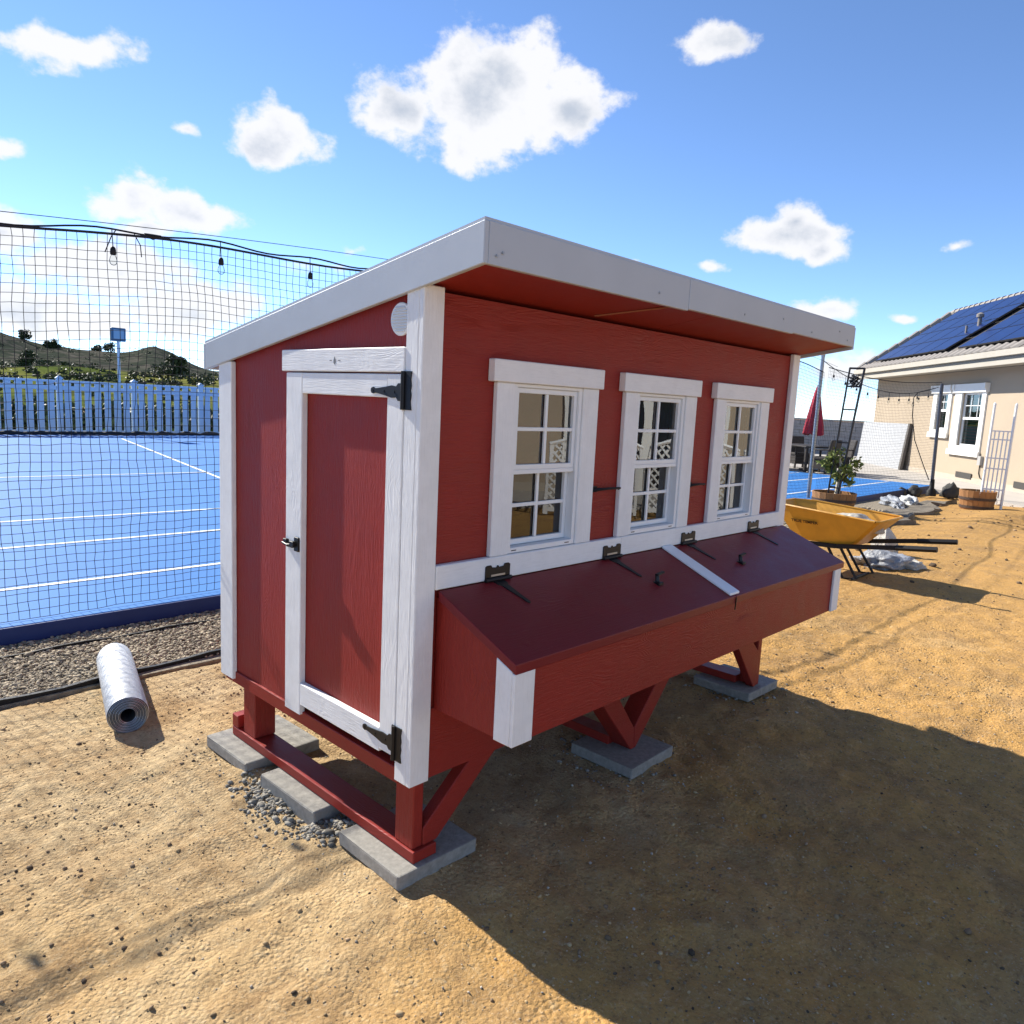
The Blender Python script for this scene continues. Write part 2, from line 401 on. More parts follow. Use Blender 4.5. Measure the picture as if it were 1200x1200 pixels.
tag(B(-40, 13.6, 2.2, 3.0795, -.08, .004).build('gravel_bed', mat('gravel_fines', (.30, .25, .18), .95, var=.4, vscale=25, bump=.8, bscale=70, bdist=.01)), kind='structure')
n = 24000; X = rng.uniform(-1.6, 1.9, n); Y = rng.uniform(2.26, 3.07, n); S = rng.gamma(5, .0014, n) + .002
n2 = 7000; X = np.r_[X, rng.uniform(1.9, 11.5, n2)]; Y = np.r_[Y, rng.uniform(2.26, 3.08, n2)]; S = np.r_[S, rng.gamma(6, .0026, n2) + .005]
tag(stones('gravel', np.stack([X, Y, .006 + S * rng.uniform(0, .5, len(S))], -1), S, M_gravel), 'tan crushed gravel filling the strip between dirt and court edge', 'gravel', kind='stuff')
# grey gravel packed under the pavers
P = []; Ss = []
for (cx, cy, rx, ry, n) in ((-.075, .70, .075, .20, 420), (-.05, .44, .06, .10, 160), (.06, .385, .13, .07, 300), (.08, .85, .12, .05, 160), (.12, .12, .17, .17, 60), (1.18, .08, .205, .19, 700), (2.29, .15, .205, .19, 500), (.1, 1.06, .19, .18, 130)):
    a = rng.uniform(0, 2 * math.pi, n); rr = np.abs(rng.normal(0, .55, n)) + .1; x = cx + rx * rr * np.cos(a); y = cy + ry * rr * np.sin(a); s = rng.gamma(3, .0017, n) + .002
    P.append(np.stack([x, y, ground_h(x, y) + s * .25], -1)); Ss.append(s)
tag(stones('base_gravel', np.concatenate(P), np.concatenate(Ss), M_gravel_grey, seed=5), 'loose grey gravel spilling out from under the coop pavers', 'gravel', kind='stuff')
# pebbles and clods all over the dirt
n = 15000; X = rng.uniform(-1.8, 6.5, n); Y = rng.uniform(-1.9, 2.2, n); S = .0018 + rng.gamma(1.1, .0019, n)
keep = rng.random(n) < np.clip(.35 + 2.2 * value_noise(X, Y, 71, .35), .06, 1); X, Y, S = X[keep], Y[keep], S[keep]
S = np.minimum(S, .015)
tag(stones('dirt_pebbles', np.stack([X, Y, ground_h(X, Y) + S * .25], -1), S, M_pebble, seed=8), 'small brown pebbles and clods scattered over the bare dirt', 'pebbles', kind='stuff')
n = 34000; X = rng.uniform(-1.5, 4.2, n); Y = rng.uniform(-1.7, 2.2, n); S = .0014 + rng.gamma(1.3, .0013, n)
keep = rng.random(n) < np.clip(.55 + 1.6 * value_noise(X, Y, 72, .22), .12, 1); X, Y, S = X[keep], Y[keep], np.minimum(S[keep], .011)
tag(stones('soil_crumbs', np.stack([X, Y, ground_h(X, Y) + S * .2], -1), S, mat('sandy_crumbs', (.42, .295, .15), .95, var=.3, vscale=30, island=.45), seed=18), 'fine sandy crumbs of soil covering the bare dirt', 'soil', kind='stuff')
n = 7000; X = rng.uniform(-.6, 3.6, n); Y = rng.uniform(-1.7, 1.2, n); S = np.minimum(.0012 + rng.gamma(1.2, .0009, n), .006)
tag(stones('pale_grit', np.stack([X, Y, ground_h(X, Y) + S * .4], -1), S, mat('pale_quartz_grit', (.36, .31, .24), .9, island=.45), seed=28), 'pale quartz grit scattered on the dirt in front of the coop', 'grit', kind='stuff')
n = 900; X = rng.uniform(5.5, 16, n); Y = rng.uniform(-6, 2.1, n); S = .006 + rng.gamma(1.2, .008, n)
tag(stones('far_dirt_pebbles', np.stack([X, Y, ground_h(X, Y) + S * .2], -1), np.minimum(S, .05), M_pebble, seed=9), 'brown clods scattered over the dirt beyond the wheelbarrow', 'pebbles', kind='stuff')

# black landscape edging
def edging(name, pts, w, h, label):
    mb = MB(); vs = []; fs = []
    for i, (x, y) in enumerate(pts):
        z = h + .006 * math.sin(i * 1.7)
        d = .5 * w
        vs += [(x, y - d, -.06), (x, y + d, -.06), (x, y + d, z), (x, y - d, z)]
        if i: 
            o = 4 * (i - 1)
            fs += [(o + k, o + (k + 1) % 4, o + 4 + (k + 1) % 4, o + 4 + k) for k in range(4)]
    fs += [(3, 2, 1, 0), tuple(len(vs) - 4 + k for k in range(4))]
    mb.add(vs, fs); return tag(mb.build(name, M_rubber), label, 'edging')
ex = np.linspace(-6, 11, 120)
edging('landscape_edging', [(x, 2.245 + .035 * x * (x < 3) + .1 * (x >= 3) + .012 * math.sin(x * 3.1)) for x in ex], .022, .026, 'thick black plastic edging between the bare dirt and the gravel strip')
edging('landscape_edging', [(x, 2.85 + .008 * math.sin(x * 2.3 + 1)) for x in ex], .012, .022, 'thin black edging line inside the gravel strip beside the court')

# ------------------------------------------------------------------ sports court
def court_mat():
    mt = bpy.data.materials.new('blue_acrylic_court'); mt.use_nodes = True
    T = NT(mt.node_tree); p = T.n['Principled BSDF']; pos = T.node('ShaderNodeNewGeometry').outputs['Position']
    a = T.noise(pos, .5, 5, .6); b = T.noise(pos, 300, 2, .5)
    T.l.new(T.mix(T.ramp(a, .35, .7), (.028, .15, .43, 1), (.036, .18, .48, 1)), p.inputs['Base Color'])
    p.inputs['Roughness'].default_value = .7; p.inputs['Specular IOR Level'].default_value = .2
    bb = T.node('ShaderNodeBump'); T.inp(bb, 'Strength', .25); T.inp(bb, 'Distance', .002); T.inp(bb, 'Height', b); T.l.new(bb.outputs[0], p.inputs['Normal'])
    return mt
M_court = court_mat(); M_line = mat('white_line_paint', (.75, .77, .75), .7, var=.12, vscale=4)
court = tag(B(-28, 17.0, 3.1, 19.75, -.2, .1).build('court', M_court, bevel=.006), kind='structure')
B(-28, 17.0, 3.080, 3.0993, -.2, .098).build('court_edge', mat('navy_edge', (.006, .028, .13), .6, var=.2, vscale=3), court, .004)  # thin strip on the court's front face, darker blue than the top
def line(a, b, w=.05):
    a = Vector((*a, .104)); b = Vector((*b, .104)); d = (b - a).normalized(); n = Vector((-d.y, d.x, 0)) * w / 2
    MB().add([a - n, b - n, b + n, a + n], [(0, 1, 2, 3)]).build('court_line', M_line, court)
line((-20, 3.99), (16.8, 3.93)); line((-20, 5.72), (16.8, 5.05)); line((-20, 7.5), (16.8, 6.0)); line((-20, 11.6), (16.8, 9.6), .045); line((5.42, 18.3), (3.72, 8.9))
# patio slab, to the right of the court and round the house
A0 = Vector((24.969, 7.603, 0)); DR = Vector((-.788, -.616, 0)).normalized(); NR = Vector((-DR.y, DR.x, 0))
if NR.x > 0: NR = -NR
def H(t, s, z): "house coordinates: t along the eave, s behind the eave"; p = A0 + DR * t - NR * s; return (p.x, p.y, z)
mb = MB(); pl = [(17.02, 19), (17.02, 3.3), (16.7, 2.35), (15.2, 1.2), (10.2, -2.6), (3.5, -7.6), (9, -12), (45, 12), (45, 40), (17.02, 40)]
mb.prism(pl, 2, -.2, .03); tag(mb.build('patio', M_patio), kind='structure')

# ------------------------------------------------------------------ the chicken coop
L, DEP = 2.35, 1.194
coop = thing('chicken_coop', 'red painted wooden chicken coop with white trim, three windows and slanted roof', 'chicken coop')
def soff(y): return 1.766 - .1667 * (y + .228)          # bottom line of the fascia
def part(mb, name, m_, par=coop, bevel=.0025, **k): return mb.build(name, m_, par, bevel, **k)
# walls
WT = .012
win_x = [.262, .9065, 1.556]
ops = [(w0 + .100, w0 + .428, .985, 1.500) for w0 in win_x]
mb = MB(); xs = sorted({.02, 2.33} | {o[0] for o in ops} | {o[1] for o in ops}); zs = [.33, .985, 1.5, 1.726]
for i in range(len(xs) - 1):
    for j in range(3):
        if j == 1 and any(abs(xs[i] - o[0]) < 1e-6 for o in ops): continue
        mb.box(xs[i], xs[i + 1], .02, .02 + WT, zs[j], zs[j + 1])
bmw = mb.build('front_wall', M_red_x, coop); tag(bmw, 'red horizontal grain front wall under the eave')
mb = MB(); mb.prism([(.704, .36), (1.174, .36), (1.174, soff(1.174) + .01), (.704, soff(.704) + .01)], 0, .02, .032)
mb.prism([(.0325, 1.506), (.704, 1.506), (.704, soff(.704) + .01), (.0325, soff(.0325) + .01)], 0, .02, .032)
part(mb, 'end_wall', M_red_z, bevel=0)
mb = MB().prism([(.0325, .33), (1.174, .33), (1.174, soff(1.174) + .01), (.0325, soff(.0325) + .01)], 0, 2.318, 2.33); part(mb, 'far_end_wall', M_red_z, bevel=0)
part(B(.02, 2.33, 1.162, 1.174, .33, soff(1.174) + .008), 'back_wall', M_red_x, bevel=0)
part(B(.0325, 2.317, .0325, 1.1615, .335, .355), 'floor', M_dark_in, bevel=0)
part(B(.012, .05, .075, 1.174, .312, .3595), 'floor_rail', M_red_y, bevel=.002)
part(B(.0505, 2.33, .014, .0195, .33, .545), 'skirt_board', M_red_x, bevel=0)
# roof
x0, x1, yf, yb = -.009, 2.399, -.228, 1.3025
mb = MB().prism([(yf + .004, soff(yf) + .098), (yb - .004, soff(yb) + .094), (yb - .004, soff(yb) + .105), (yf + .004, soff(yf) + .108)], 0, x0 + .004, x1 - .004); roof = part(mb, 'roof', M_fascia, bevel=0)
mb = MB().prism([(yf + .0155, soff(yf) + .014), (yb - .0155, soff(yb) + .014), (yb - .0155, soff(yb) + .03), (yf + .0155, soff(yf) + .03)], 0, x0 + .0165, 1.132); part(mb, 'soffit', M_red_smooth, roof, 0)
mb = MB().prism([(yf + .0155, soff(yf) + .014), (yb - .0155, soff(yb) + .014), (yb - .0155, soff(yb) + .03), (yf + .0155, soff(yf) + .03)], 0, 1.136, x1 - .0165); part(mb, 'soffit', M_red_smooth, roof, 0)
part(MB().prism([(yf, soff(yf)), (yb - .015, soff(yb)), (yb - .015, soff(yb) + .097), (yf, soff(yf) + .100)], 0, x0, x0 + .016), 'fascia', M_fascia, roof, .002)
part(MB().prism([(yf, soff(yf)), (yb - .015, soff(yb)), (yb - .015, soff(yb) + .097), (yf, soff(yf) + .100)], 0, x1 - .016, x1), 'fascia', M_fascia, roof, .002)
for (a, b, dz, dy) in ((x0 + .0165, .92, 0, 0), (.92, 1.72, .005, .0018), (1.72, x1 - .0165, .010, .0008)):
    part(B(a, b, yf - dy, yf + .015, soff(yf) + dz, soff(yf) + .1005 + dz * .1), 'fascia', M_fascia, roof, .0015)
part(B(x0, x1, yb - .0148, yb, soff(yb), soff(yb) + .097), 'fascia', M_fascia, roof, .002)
for (x, z) in ((.03, .02), (.05, .03), (.74, .03), (1.3, .03), (1.62, .05), (1.9, .026), (2.3, .03), (2.2, .06)):
    part(B(x, x + .006, yf - .004, yf - .0021, soff(yf) + z, soff(yf) + z + .006), 'screw_head', M_steel, roof, 0)
mb = MB().bar((.875, -.206, soff(-.206) + .0125), (.735, .012, soff(.012) + .0125), .006, .004); part(mb, 'soffit_seam', mat('seam_caulk', (.30, .10, .05), .7), roof, 0)
# corner boards
cb = part(B(0, .072, 0, .0197, .33, soff(.01) - .002 + .012), 'corner_board', M_wh_z)
part(B(0, .0197, .0199, .0725, .33, soff(.05) + .010), 'corner_board', M_wh_z)
part(B(2.28, 2.35, 0, .0197, .40, soff(.01) + .010), 'corner_board', M_wh_z)
part(B(2.3305, 2.35, .0199, .0725, .33, soff(.05) + .010), 'corner_board', M_wh_z)
part(B(0, .0195, 1.094, 1.194, .33, soff(1.19) + .011), 'corner_board', M_wh_z)
part(B(.0197, .10, 1.1745, 1.194, .33, soff(1.194) + .011), 'corner_board', M_wh_z)
part(B(2.25, 2.35, 1.1745, 1.194, .33, soff(1.194) + .011), 'corner_board', M_wh_z)
# sill band
part(B(.0725, .955, -.003, .0195, .905, .975), 'sill_board', M_wh_x)
part(B(.9575, 2.2795, -.002, .0195, .905, .975), 'sill_board', M_wh_x)

# windows
def window(w0):
    a, b = w0 + .100, w0 + .428
    y0, y1 = .006, .060
    w = part(MB().ring(a + .0005, b - .0005, .9765, 1.4993, .0155, .0165, .011, y0, y1), 'window', M_vinyl, bevel=.0015)
    part(B(w0 + .024, a, 0, .0195, .9755, 1.4995), 'casing', M_wh_z, w); part(B(b, w0 + .510, 0, .0195, .9755, 1.4995), 'casing', M_wh_z, w)
    part(B(w0, w0 + .523, -.010, .0195, 1.5, 1.565), 'head_trim', M_wh_x, w)
    def sash(z0, z1, y, rail, name):
        xa, xb = a + .0168, b - .0168; st = .015
        s = MB().ring(xa, xb, z0, z1, st, rail, rail, y, y + .016)
        part(s, name, M_vinyl, w, .0015)
        gx0, gx1, gz0, gz1 = xa + st, xb - st, z0 + rail, z1 - rail; cx = (gx0 + gx1) / 2; cz = (gz0 + gz1) / 2
        mu = MB().box(cx - .006, cx + .006, y + .002, y + .010, gz0 + .0002, gz1 - .0002); part(mu, 'muntin', M_vinyl, w, .001)
        mu = MB().box(gx0 + .0002, cx - .0062, y + .002, y + .010, cz - .006, cz + .006).box(cx + .0062, gx1 - .0002, y + .002, y + .010, cz - .006, cz + .006); part(mu, 'muntin', M_vinyl, w, .001)
        for (p0, p1) in ((gx0, cx), (cx, gx1)):
            for (q0, q1) in ((gz0, cz), (cz, gz1)):
                link('pane', np_mesh('pane', [(p0, y + .012, q0), (p1, y + .012, q0), (p1, y + .012, q1), (p0, y + .012, q1)], [(0, 1, 2, 3)]), M_glass if name == 'upper_sash' else M_glass2, w)
    sash(1.236, 1.4878, .014, .016, 'upper_sash'); sash(.9945, 1.248, .036, .018, 'lower_sash')
    part(MB().box(a + .0168, b - .0168, .0135, .034, 1.222, 1.2358), 'meeting_rail', M_vinyl, w, .0015)
    # weep slots
    for xx in (a + .02, b - .05): part(B(xx, xx + .022, y0 - .0008, y0 - .0002, .983, .986), 'weep_slot', M_black, w, 0)
for w0 in win_x: window(w0)
# window hooks on the wall between the windows
for (xa, xb, z) in ((.792, .925, 1.156), (1.43, 1.525, 1.144)):
    mb = MB().tube([(xa, .012, z - .004), (xa + .01, .004, z), ((xa + xb) / 2, -.004, z + .002), (xb - .004, -.006, z + .001), (xb, .004, z - .004)], [.006, .006, .0045, .004, .003], 8)
    mb.box(xa - .008, xa + .02, .0135, .0195, z - .010, z + .010); part(mb, 'window_hook', M_black, bevel=0, smooth=True)

# door in the near end
door = part(B(0.0, .0225, .602, .700, .350, 1.5035), 'door', M_wh_z); tag(door, 'white framed coop door with red panel and black hinges')
part(B(0.0, .0225, .0755, .150, .398, 1.5035), 'door_stile', M_wh_z, door)
part(B(.0005, .0225, .1505, .6015, 1.438, 1.5035), 'door_rail', M_wh_y, door)
part(B(.0005, .0225, .1505, .6015, .388, .465), 'door_rail', M_wh_y, door)
part(B(.0228, .031, .078, .698, .392, 1.502), 'door_panel', M_red_z, door, 0)
hd = part(B(-.003, .0195, .0728, .725, 1.508, 1.576), 'door_header', M_wh_y, coop)
# small printed mark on the header
mk = MB(); xx = -.0036
mk.add([(xx, .411, 1.528), (xx, .405, 1.534), (xx, .405, 1.541), (xx, .408, 1.548), (xx, .411, 1.553), (xx, .414, 1.548), (xx, .417, 1.541), (xx, .417, 1.534)], [tuple(range(8))])
for yy in (.432, .386): mk.add([(xx, yy - .006, 1.539), (xx, yy + .006, 1.539), (xx, yy + .006, 1.542), (xx, yy - .006, 1.542)], [(0, 1, 2, 3)])
mk.build('maker_mark', mat('grey_print', (.16, .17, .18), .7), hd)
def t_hinge(yc, zc, tip_y, tip_z):
    h = MB(); h.prism([(yc - .034, zc - .052), (yc - .004, zc - .052), (yc - .004, zc + .052), (yc - .034, zc + .052), (yc - .030, zc + .03), (yc - .033, zc + .012), (yc - .030, zc), (yc - .033, zc - .012), (yc - .030, zc - .03)], 0, -.0035, -.0005)
    h.prism([(yc + .004, zc - .052), (yc + .012, zc - .052), (yc + .012, zc + .052), (yc + .004, zc + .052)], 0, -.0035, -.0005)
    hg = part(h, 'hinge', M_black, door, 0)
    part(MB().tube([(-.006, yc, zc - .052), (-.006, yc, zc + .052)], .006, 8), 'hinge_barrel', M_black, door, 0, smooth=True)
    s = MB(); z0 = tip_z; n = 9
    pr = []
    prof = [(0, .024), (.08, .024), (.14, .015), (.3, .017), (.5, .012), (.75, .0075), (.86, .006), (.92, .0095), (.98, .007), (1, .003)]
    ya = yc + .0125
    up = [(ya + (tip_y - ya) * t, zc - .005 + (tip_z - zc + .005) * t + w) for t, w in prof]; dn = [(ya + (tip_y - ya) * t, zc - .005 + (tip_z - zc + .005) * t - w) for t, w in prof]
    s.prism(up + dn[::-1], 0, -.0042, -.0008); part(s, 'hinge_strap', M_black, door, 0)
    for t in (.2, .55, .93):
        part(MB().tube([(-.006, ya + (tip_y - ya) * t, zc - .005 + (tip_z - zc + .005) * t), (-.004, ya + (tip_y - ya) * t, zc - .005 + (tip_z - zc + .005) * t)], .0035, 8), 'hinge_screw', M_black, door, 0)
t_hinge(.073, 1.459, .222, 1.457); t_hinge(.073, .445, .228, .444)
# gate latch on the door
mb = MB().box(-.007, -.0005, .607, .634, .918, .966).box(-.016, -.0005, .630, .668, .929, .940).box(-.020, -.008, .618, .642, .935, .952)
mb.tube([(-.012, .62, .944), (-.020, .655, .936), (-.018, .690, .940)], .004, 6).box(-.012, -.0005, .676, .696, .930, .952)
part(mb, 'door_latch', M_black, door, .0012)
# round louvre vent
v = MB(); cy, cz, ro = .114, 1.652, .045
ring = [(cy + ro * math.cos(t), cz + ro * math.sin(t)) for t in [2 * math.pi * i / 32 for i in range(32)]]
v.prism(ring, 0, .012, .0198); vent = part(v, 'vent', M_vinyl, bevel=.002)
for k in range(-4, 5):
    z = cz + k * .0078; hw = math.sqrt(max(0, (ro - .008) ** 2 - (z - cz) ** 2))
    part(MB().prism([(.0075, z - .001), (.0118, z + .0045), (.0118, z - .003)], 1, cy - hw, cy + hw) if False else MB().add([(.0118, cy - hw, z + .004), (.0118, cy + hw, z + .004), (.0075, cy + hw, z - .002), (.0075, cy - hw, z - .002), (.0118, cy - hw, z - .0025), (.0118, cy + hw, z - .0025)], [(0, 1, 2, 3), (3, 2, 5, 4), (0, 3, 4), (1, 5, 2)]), 'louvre', M_vinyl, vent, 0)

# nest box
def lidz(y): return .905 + .415 * y
box = part(B(.092, 2.298, -.305, -.293, .545, .748), 'nest_box', M_red_x); tag(box, 'red nest box with hinged lids along the front wall')
for (xa, xb) in ((.0925, .104), (2.286, 2.2975)):
    part(MB().prism([(-.2925, .545), (.0135, .545), (.0135, lidz(.0135) - .032), (-.2925, lidz(-.2925) - .032)], 0, xa, xb), 'side_panel', M_red_z, box, 0)
part(B(.1045, 2.2855, -.2925, .0135, .547, .559), 'bottom_panel', M_red_x, box, 0)
def lid(xa, xb):
    return part(MB().prism([(-.318, lidz(-.318)), (-.004, lidz(-.004)), (-.004, lidz(-.004) - .028), (-.318, lidz(-.318) - .028)], 0, xa, xb), 'lid', M_red_lid, box, .003, seg=2)
lid1 = lid(.081, 1.2640); lid2 = lid(1.2665, 2.335)
# white corner trims
part(B(.0805, .160, -.3165, -.3053, .545, lidz(-.31) - .030), 'corner_trim', M_wh_z, box, .002)
part(MB().prism([(-.305, .545), (-.246, .545), (-.246, lidz(-.246) - .0285), (-.305, lidz(-.305) - .0285)], 0, .0805, .0918), 'corner_trim', M_wh_z, box, .002)
part(B(2.235, 2.3095, -.3165, -.3053, .545, lidz(-.31) - .030), 'corner_trim', M_wh_z, box, .002)
part(MB().prism([(-.305, .545), (-.246, .545), (-.246, lidz(-.246) - .0285), (-.305, lidz(-.305) - .0285)], 0, 2.2983, 2.3095), 'corner_trim', M_wh_z, box, .002)
# cover strip over the lid joint
sx = 1.265
def lid_box(xa, xb, ya, yb, h0, h1): # a slab lying on the sloped lid
    return MB().prism([(ya, lidz(ya) + h0), (yb, lidz(yb) + h0), (yb, lidz(yb) + h1), (ya, lidz(ya) + h1)], 0, xa, xb)
part(lid_box(sx - .036, sx + .036, -.312, -.006, .0006, .010), 'joint_strip', mat('white_pvc_strip', (.80, .82, .84), .3), box, .004, seg=2)
def lid_hinge(xc, dx):
    h = MB(); z0, z1 = .904, .952
    h.prism([(xc - .052, z0), (xc + .052, z0), (xc + .052, z1 - .004), (xc + .046, z1), (xc + .030, z1), (xc + .026, z1 - .007), (xc + .006, z1 - .009), (xc, z1 - .003), (xc - .006, z1 - .009), (xc - .026, z1 - .007), (xc - .030, z1), (xc - .046, z1), (xc - .052, z1 - .004)], 1, -.0075, -.0035)
    hg = part(h, 'hinge', M_black, box, 0)
    part(B(xc - .03, xc + .03, -.0088, -.0078, .917, .923), 'hinge_slot', M_steel, box, 0)
    part(MB().tube([(xc - .054, -.012, .908), (xc + .054, -.012, .908)], .0062, 8), 'hinge_barrel', M_black, box, 0, smooth=True)
    s = MB(); ya, yb = -.014, -.125
    prof = [(0, .022), (.12, .020), (.2, .013), (.5, .0095), (.8, .0065), (.95, .007), (1, .003)]
    lft = []; rgt = []
    for t, w in prof:
        y = ya + (yb - ya) * t; xcc = xc + dx * t
        lft.append((xcc - w, y, lidz(y) + .0035)); rgt.append((xcc + w, y, lidz(y) + .0035))
    top = lft + rgt[::-1]; bot = [(x, y, z - .003) for x, y, z in top]; k = len(top)
    s.add(top + bot, [tuple(range(k)), tuple(range(k, 2 * k))[::-1]] + [(i, (i + 1) % k, k + (i + 1) % k, k + i) for i in range(k)])
    part(s, 'hinge_strap', M_black, box, 0)
for xc, dx in ((.315, .022), (.898, .022), (1.424, .022), (2.003, .022)): lid_hinge(xc, dx)
def lid_latch(x, y):
    z = lidz(y)
    mb = MB().box(x - .014, x + .014, y - .018, y + .018, z - .006, z + .005).bar((x, y, z + .003), (x + .004, y + .006, z + .030), .014, .010)
    mb.bar((x - .004, y + .004, z + .028), (x + .040, y + .004, z + .034), .014, .008)
    part(mb, 'lid_latch', M_black, box, .002)
lid_latch(.958, -.168); lid_latch(1.575, -.170)
mb = MB().bar((1.262, -.3205, lidz(-.32) - .004), (1.258, -.3205, lidz(-.32) - .05), .004, .003); part(mb, 'lid_cord', M_black, box, 0)

# timber base: three skids with legs and braces
def timber(mb, name='leg', par=None, m_=M_red_z, bv=.003): return part(mb, name, m_, par or coop, bv)
sk = timber(B(.030, .120, .008, 1.160, .0755, .113), 'skid', m_=M_red_y)
timber(B(.030, .120, 1.112, 1.1598, .1135, .165), 'skid_block', sk, M_red_y)
timber(B(.036, .122, .985, 1.076, .1135, .3345)); timber(B(.036, .074, .022, .108, .1135, .3295))
def brace(xa, za, xb, zb, y0, y1, w=.062):
    d = Vector((xb - xa, zb - za)).normalized(); n = Vector((-d.y, d.x)) * w / 2
    # cut flush with the skid and the floor
    def at(z, s): 
        o = Vector((xa, za)) + n * s; t = (z - o.y) / d.y; return (o.x + d.x * t, z)
    timber(MB().prism([at(.1135 if za > .1 else za, -1), at(.1135 if za > .1 else za, 1), at(.3295, 1), at(.3295, -1)], 1, y0, y1), 'brace', m_=M_red_x)
brace(.105, .0755, .335, .33, .016, .076, .078) if False else None
timber(MB().prism([(.0745, .1135), (.128, .1135), (.370, .3295), (.255, .3295), (.0745, .170)], 1, .0185, .062), 'brace', m_=M_red_x)
sk2 = timber(B(1.122, 1.205, .1085, 1.160, .0755, .113), 'skid', m_=M_red_y)
timber(MB().prism([(1.158, .0755), (1.1795, .0755), (1.172, .165), (1.045, .3295), (.935, .3295)], 1, .0205, .108), 'brace', m_=M_red_x)
timber(MB().prism([(1.180, .0755), (1.190, .0755), (1.425, .3295), (1.318, .3295), (1.1725, .1655)], 1, .0205, .108), 'brace', m_=M_red_x)
timber(B(1.125, 1.205, .985, 1.076, .1135, .3345))
sk3 = timber(B(2.205, 2.295, .1085, 1.160, .0755, .113), 'skid', m_=M_red_y)
timber(B(2.204, 2.289, .985, 1.076, .1135, .3345)); timber(B(2.247, 2.289, .022, .108, .0755, .3295))
timber(MB().prism([(2.2465, .0755), (2.2465, .262), (2.170, .3295), (2.015, .3295), (2.226, .0755)], 1, .0185, .062), 'brace', m_=M_red_x)
timber(B(.06, 2.29, .985, 1.02, .28, .3115), 'floor_beam', m_=M_red_x)

# pavers
def paver(x0, x1, y0, y1, z0, z1, label, rz=0.0, tilt=(0, 0), seed=0):
    cx, cy = (x0 + x1) / 2, (y0 + y1) / 2; hx, hy = (x1 - x0) / 2, (y1 - y0) / 2
    bm = bmesh.new(); bmesh.ops.create_grid(bm, x_segments=8, y_segments=8, size=1); bm.free()
    mb = B(-hx, hx, -hy, hy, z0 - z1, 0); o = mb.build('concrete_paver', M_conc, None, .006, loc=(cx, cy, z1), seg=2)
    me = o.data; r = random.Random(seed)
    for v in me.vertices: v.co += Vector((r.uniform(-.0016, .0016), r.uniform(-.0016, .0016), r.uniform(-.001, .0004)))
    o.rotation_euler = (tilt[0], tilt[1], rz); return tag(o, label, 'paver')
paver(-.035, .272, -.012, .300, .030, .0752, 'grey concrete paver under the front leg at the door end of the coop', R(-1), seed=1)
paver(1.025, 1.325, -.075, .225, .030, .0752, 'grey concrete paver under the V shaped middle brace of the coop', R(1), seed=2)
paver(2.125, 2.435, -.015, .300, .030, .0752, 'grey concrete paver under the coop leg at the end away from the door', R(-1.5), seed=3)
paver(-.050, .265, .898, 1.215, .030, .0752, 'grey concrete paver under the back leg at the door end of the coop', R(1), seed=4)
paver(-.038, .150, .450, .795, -.02, .0748, 'thick concrete block beneath the middle of the door end skid', R(1.5), seed=5)

# ------------------------------------------------------------------ roll of wire mesh on the dirt
def roll_mat():
    mt = bpy.data.materials.new('galvanised_wire_cloth'); mt.use_nodes = True
    T = NT(mt.node_tree); p = T.n['Principled BSDF']; obj = T.node('ShaderNodeTexCoord').outputs['Object']
    w = T.node('ShaderNodeTexWave', bands_direction='Y'); T.inp(w, 'Vector', obj); T.inp(w, 'Scale', 55.0); T.inp(w, 'Distortion', 1.5)
    f = T.math('MULTIPLY', w.outputs[1], T.noise(obj, 40, 3, .6))
    T.l.new(T.mix(T.ramp(f, .1, .5), (.30, .32, .34, 1), (.72, .74, .76, 1)), p.inputs['Base Color'])
    p.inputs['Metallic'].default_value = .25; p.inputs['Roughness'].default_value = .55
    b = T.node('ShaderNodeBump'); T.inp(b, 'Strength', .5); T.inp(b, 'Distance', .002); T.inp(b, 'Height', w.outputs[1]); T.l.new(b.outputs[0], p.inputs['Normal'])
    return mt
rr = thing('wire_mesh_roll', 'silver roll of galvanised wire mesh lying on the dirt beside the gravel strip', 'mesh roll', (-.215, 1.59, .077), R(-14.5))
prof = [(0, .0775), (.004, .080), (.756, .080), (.76, .0775)]
mb = MB(); nn = 36; vs = []; fs = []
for (y, r) in prof:
    for j in range(nn):
        t = 2 * math.pi * j / nn; k = 1 + .02 * math.sin(3 * t + y * 4) ; vs.append((r * k * math.cos(t), y, r * k * math.sin(t)))
for i in range(len(prof) - 1):
    for j in range(nn): fs.append((i * nn + j, i * nn + (j + 1) % nn, (i + 1) * nn + (j + 1) % nn, (i + 1) * nn + j))
mb.add(vs, fs); part(mb, 'wrap', roll_mat(), rr, 0, smooth=True)
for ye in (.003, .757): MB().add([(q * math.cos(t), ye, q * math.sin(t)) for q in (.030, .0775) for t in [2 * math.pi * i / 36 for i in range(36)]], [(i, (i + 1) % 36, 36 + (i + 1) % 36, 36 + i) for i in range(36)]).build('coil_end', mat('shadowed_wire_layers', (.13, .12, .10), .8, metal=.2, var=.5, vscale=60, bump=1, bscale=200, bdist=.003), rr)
mb = MB()
for k in range(9):
    r = .031 + k * .0053; mb.tube([(r * math.cos(t), -.002 - .002 * (k % 2), r * math.sin(t)) for t in [2 * math.pi * i / 28 + k for i in range(29)]], .0018, 4, False)
part(mb, 'coil', M_steel, rr, 0)
mb = MB(); vs = []; fs = []
for (y, r) in ((-.001, .030), (.76, .030)):
    for j in range(20): t = 2 * math.pi * j / 20; vs.append((r * math.cos(t), y, r * math.sin(t)))
fs = [(j, (j + 1) % 20, 20 + (j + 1) % 20, 20 + j) for j in range(20)]; mb.add(vs, fs); part(mb, 'core', mat('dark_core', (.05, .05, .05), .8), rr, 0)

